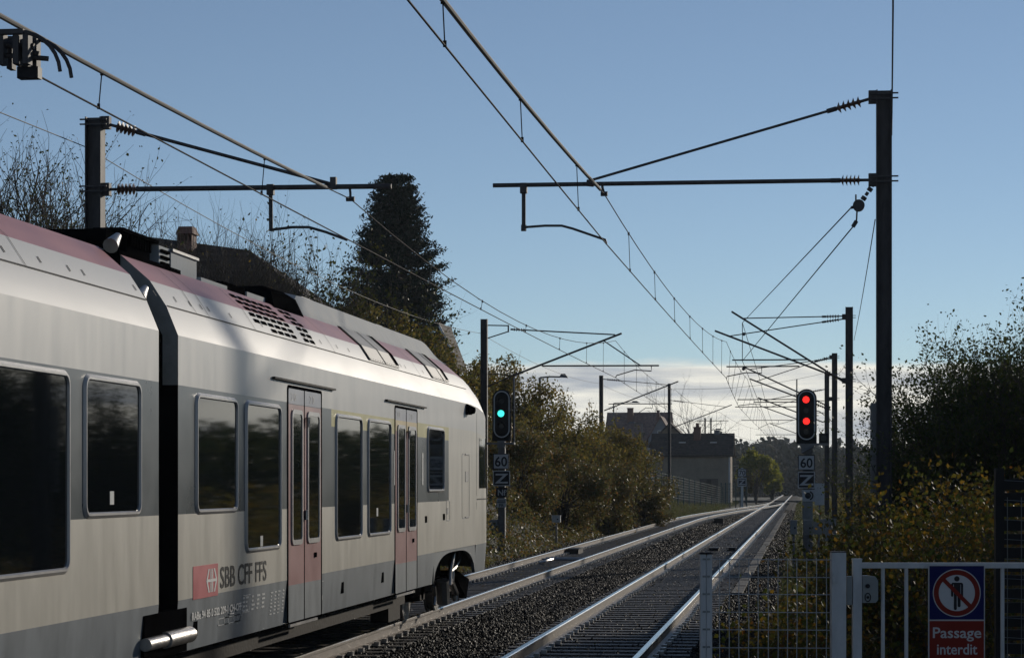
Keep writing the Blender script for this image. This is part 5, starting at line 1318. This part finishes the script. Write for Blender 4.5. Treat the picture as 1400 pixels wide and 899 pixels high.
# lime-coloured tree down the track and bushes by it
for (px, py, D, wp, lab) in ((1034, 610, 262, 24, 'yellow-green tree beside the far end of the track'), (1056, 632, 275, 13, 'smaller yellow-green bush at the right of the yellow-green tree'), (1020, 640, 258, 9, 'dull green bush between the 70 sign and the yellow-green tree')):
    b = gbase(px, D); bush('autumn_tree', lab, 'tree', 'autumn trees far down the track', b, ztop(py, D), wp * D / F, 4500, .34, lf_lime if px > 1025 else lf_mixed, 30, .40, .06, 10, bottom=.35)
b = gbase(948, 345); stem_plant('bare_tree', 'bare tree behind the keeper house roof', 'tree', None, b, ztop(560, 345) - b[2], .35, 7, 0, .1, None, 3, .10, 5, bark=m_bark)
# far wood on the ridge
def far_wood():
    r = np.random.default_rng(5); Ps, Ls = [], []
    def tree(x, y, top, rad, n, L):
        gz = ground_z(x, y); c = np.array([x, y, (gz + top) / 2]); P, _ = crown_points(c, rad, (top - gz), n, r, 12, .5, .1); Ps.append(P); Ls.append(np.full(n, L))
    for i in range(330):
        px = r.uniform(560, 1420); D = r.uniform(430, 760); p = at_d(px, 660, D)
        if abs(p.x) < 9 and D < 480: continue
        py = 602 - 9 * sst(1010, 960, px) + 4 * sst(1000, 980, px) + r.normal(0, 4) + 6 * sst(1130, 1010, px) * 0 + 14 * (760 - D) / 330 + 6 * sst(1050, 1120, px)
        tree(p.x, p.y, ztop(py, D), r.uniform(6, 10), 240, 1.7)
    P = np.concatenate(Ps); v, f = leaf_quads(P, np.concatenate(Ls), np.concatenate(Ls) * .75, r, .2)
    tag(np_mesh('far_wood', v, f, lf_far), 'dark wooded ridge closing the view at the end of the track', kind='stuff')
far_wood()
# right side: big dark shrubs by the nearest mast
RB = [(1360, 434, 35, .70, 24000, 'tallest dark green tree at the right edge above the gate'), (1318, 448, 37, .66, 18000, 'dark green tree standing left of the tallest dark tree'), (1282, 486, 39, .64, 13000, 'dark green feathery bush right of the tallest mast'), (1400, 440, 34, .68, 18000, 'dark green tree cut by the right edge'), (1262, 545, 40, .62, 8000, 'small dark bush close to the tallest mast'), (1335, 530, 33, .7, 16000, 'dense dark bush below the tallest dark tree'), (1445, 430, 33, .7, 12000, 'dark green tree just outside the right edge'), (1192, 598, 60, .6, 4000, 'small dark bush between the two nearest right masts')]
for (px, py, D, hm, n, lab) in RB:
    b = gbase(px, D); stem_plant('shrub_tree', lab, 'tree', 'dark trees on the right', b, (ztop(py, D) - b[2]) * hm, .10, 18, n, .056, lf_dark, 2, .03, 8, .08, .0, m_bark, .09, .12, .62)
# hedge beyond the right edge of the frame (throws the shade on the gate)
for i, (x, y, h, rad) in enumerate(((6.4, 27, 5.9, 2.0), (7.6, 22, 5.2, 1.9), (7.0, 34, 3.2, 1.9), (9.6, 32, 6.2, 2.4), (8.4, 39, 4.0, 2.0), (11.5, 44, 6.6, 2.4), (9.5, 18, 5.2, 2.2), (12.5, 24, 6.0, 2.4))):
    bush('shrub_tree', 'dark green tree of the thicket beyond the gate, outside the frame', 'tree', 'dark trees of the thicket outside the frame', (x, y, -.3), h + .4, rad, 9000, .13, lf_dark, 40, .42, .06, 10)
# yellowing undergrowth behind the gate
UG = [(1188, 655, 27, 'slim yellowing shrub left of the tallest mast'), (1232, 650, 25, 'yellow-green shrub right of the tallest mast foot'), (1272, 632, 26, 'yellowing shrub behind the prohibition sign'), (1318, 604, 24, 'tallest yellowing shrub with orange leaves behind the gate'), (1352, 635, 22, 'yellowing shrub beside the dark slatted screen'), (1210, 695, 23, 'low yellow-green shrub behind the gate lock'), (1168, 700, 34, 'olive shrub below the second right mast'), (1298, 662, 20, 'orange-leaved shrub right behind the gate bars'), (1252, 672, 24, 'low olive shrub between the gate lock and the prohibition sign'), (1340, 612, 26, 'second tallest yellowing shrub left of the dark slatted screen'), (1388, 640, 24, 'yellowing shrub behind the dark slatted screen'), (1176, 720, 24, 'low dark-leaved shrub behind the gap between fence and gate'), (1120, 775, 19, 'low orange-leaved shrub behind the wire fence panel'), (1085, 800, 20, 'low trailing shrub behind the middle of the wire fence panel')]
for (px, py, D, lab) in UG:
    b = gbase(px, D, -.05); stem_plant('undergrowth_shrub', lab, 'shrub', 'yellowing shrubs behind the gate', b, (ztop(py, D) - b[2]) * .66, .12, 16, 2400, .055, lf_yellow, 2, .012, 5, .09, .0, wob=.12, up=.05, W=.72)
def hr(X, Y): return np.clip((X + 1.15 - .012 * (Y - 20)) / 1.6, 0, 1) * (.2 + .75 * bumps(X, Y, 1.6))
cover('undergrowth', 'mixed brambles and ivy covering the ground behind the fence', (-1.1, 5), (15, 46), 42000, .060, lf_yellow, lambda X, Y: hr(X, Y) * np.where(X < 1.2, .85, 1.15), 31, .72)
cover('undergrowth', 'dark ivy leaves low on the ground behind the fence', (-1.1, 6), (15, 60), 42000, .065, lf_bramble, lambda X, Y: hr(X, Y) * .8, 32, .75)
cover('verge_weeds', 'rough weeds along the right side of the straight track', (-.7, 7), (44, 260), 34000, .20, lf_grass, lambda X, Y: np.clip((X + .9) / .8, 0, 1) * (.15 + .55 * bumps(X, Y, 1.2)), 33, .22, 1.0)
cover('verge_bushes', 'low bushes beyond the right-hand masts', (1.8, 12), (60, 240), 20000, .22, lf_mixed, lambda X, Y: np.clip((X - 1.6) / 1.5, 0, 1) * (.3 + 1.9 * bumps(X, Y, .7)), 34, .6)
cover('verge_thicket', 'dark thicket standing back from the right side of the line', (10, 24), (48, 260), 45000, .42, lf_dark, lambda X, Y: np.clip((X - 9.5 - .012 * Y) / 3, 0, 1) * (1.4 + 1.5 * bumps(X, Y, .45) + 2.6 * np.clip((Y - 85) / 30, 0, 1)), 35, .7)
# fallen leaves on the tracks
r_ = np.random.default_rng(9); n = 2600
P = np.stack([r_.choice([1, 0], n, p=[.55, .45]) * 0 + np.where(r_.uniform(0, 1, n) < .6, r_.uniform(-7.2, -5.9, n), r_.uniform(-3.3, -.6, n)), r_.uniform(26, 110, n), r_.uniform(-.18, -.165, n)], 1)
v, f = leaf_quads(P, .06, .04, r_, .0); v = v.reshape(-1, 4, 3); v[:, :, 2] = P[:, None, 2] + (v[:, :, 2] - P[:, None, 2]) * .25; v = v.reshape(-1, 3)
tag(np_mesh('fallen_leaves', v, f, lf_bramble), 'fallen autumn leaves scattered on the tracks', kind='stuff')

# ------------------------------------------------------------------ light, sky, air
AZ, EL = R(26), R(14.5)
sd = Vector((math.sin(AZ) * math.cos(EL), math.cos(AZ) * math.cos(EL), math.sin(EL)))
sun_d = bpy.data.lights.new('sun', 'SUN'); sun_d.energy = 2.4; sun_d.angle = R(1.7); sun_d.color = (1, .90, .76)
sun = bpy.data.objects.new('sun', sun_d); COL.objects.link(sun); sun.rotation_euler = (-sd).to_track_quat('-Z', 'Y').to_euler(); sun.location = (30, 60, 40)
w = bpy.data.worlds.new('World'); scene.world = w; w.use_nodes = True
nt = w.node_tree; nt.nodes.clear(); N, L = nt.nodes, nt.links
out = N.new('ShaderNodeOutputWorld'); bg = N.new('ShaderNodeBackground'); bg.inputs['Strength'].default_value = .083
sky = N.new('ShaderNodeTexSky'); sky.sky_type = 'NISHITA'; sky.sun_disc = False; sky.sun_elevation = EL; sky.sun_rotation = AZ
sky.altitude = 300; sky.air_density = .72; sky.dust_density = 0.0; sky.ozone_density = 2.5
tc = N.new('ShaderNodeTexCoord'); sep = N.new('ShaderNodeSeparateXYZ'); L.new(tc.outputs['Generated'], sep.inputs[0])
def noise(scale, det, vec_scale, rough=.55):
    mp = N.new('ShaderNodeMapping'); mp.inputs['Scale'].default_value = vec_scale; L.new(tc.outputs['Generated'], mp.inputs['Vector'])
    n_ = N.new('ShaderNodeTexNoise'); n_.inputs['Scale'].default_value = scale; n_.inputs['Detail'].default_value = det; n_.inputs['Roughness'].default_value = rough
    L.new(mp.outputs['Vector'], n_.inputs['Vector']); return n_.outputs['Fac']
def math_(op, a, b, clamp=False):
    m_ = N.new('ShaderNodeMath'); m_.operation = op; m_.use_clamp = clamp
    for i, q in enumerate((a, b)):
        if hasattr(q, 'links'): L.new(q, m_.inputs[i])
        else: m_.inputs[i].default_value = q
    return m_.outputs[0]
edge = math_('ADD', sep.outputs['Z'], math_('MULTIPLY', math_('SUBTRACT', noise(9, 5, (1, 1, 4)), .5), .016))
mr = N.new('ShaderNodeMapRange'); mr.interpolation_type = 'SMOOTHSTEP'; mr.inputs['From Min'].default_value = .0500; mr.inputs['From Max'].default_value = .0540; mr.inputs['To Min'].default_value = 1; mr.inputs['To Max'].default_value = 0
L.new(edge, mr.inputs['Value'])
cr = N.new('ShaderNodeValToRGB'); e = cr.color_ramp.elements; e[0].position = .40; e[1].position = .56
e[0].color = (.44, .475, .52, 1); e[1].color = (.95, .925, .825, 1)
L.new(noise(7, 4, (1, 1, 11), .55), cr.inputs['Fac'])
sc_ = N.new('ShaderNodeVectorMath'); sc_.operation = 'SCALE'; sc_.inputs['Scale'].default_value = 12.0; L.new(cr.outputs['Color'], sc_.inputs[0])
mx = N.new('ShaderNodeMix'); mx.data_type = 'RGBA'; L.new(mr.outputs['Result'], mx.inputs[0]); tint = N.new('ShaderNodeMix'); tint.data_type = 'RGBA'; tint.blend_type = 'MULTIPLY'; tint.inputs[0].default_value = 1; tint.inputs[7].default_value = (.93, .94, .93, 1); L.new(sky.outputs[0], tint.inputs[6]); hs = N.new('ShaderNodeHueSaturation'); hs.inputs['Saturation'].default_value = .87; hs.inputs['Value'].default_value = 1.0; L.new(tint.outputs[2], hs.inputs['Color']); L.new(hs.outputs[0], mx.inputs[6]); L.new(sc_.outputs[0], mx.inputs[7])
L.new(mx.outputs[2], bg.inputs['Color']); L.new(bg.outputs[0], out.inputs['Surface'])
hz = MB(); hz.box(-780, 780, -70, 1260, -9, 32)
m_haze, hnt, hout = new_mat('haze_air')
pv = hnt.nodes.new('ShaderNodeVolumePrincipled'); pv.inputs['Color'].default_value = (.80, .90, 1.0, 1); pv.inputs['Density'].default_value = .00016; pv.inputs['Anisotropy'].default_value = .2
hnt.links.new(pv.outputs[0], hout.inputs['Volume'])
tag(hz.build('haze', m_haze), 'thin blue air haze over the whole place', kind='stuff')
scene.view_settings.view_transform = 'Standard'; scene.view_settings.look = 'None'
scene.view_settings.exposure = 0.0; scene.view_settings.gamma = 1.0
scene.render.engine = 'CYCLES'
scene.cycles.max_bounces = 6; scene.cycles.transparent_max_bounces = 8; scene.cycles.use_denoising = True
scene.cycles.caustics_reflective = False; scene.cycles.caustics_refractive = False
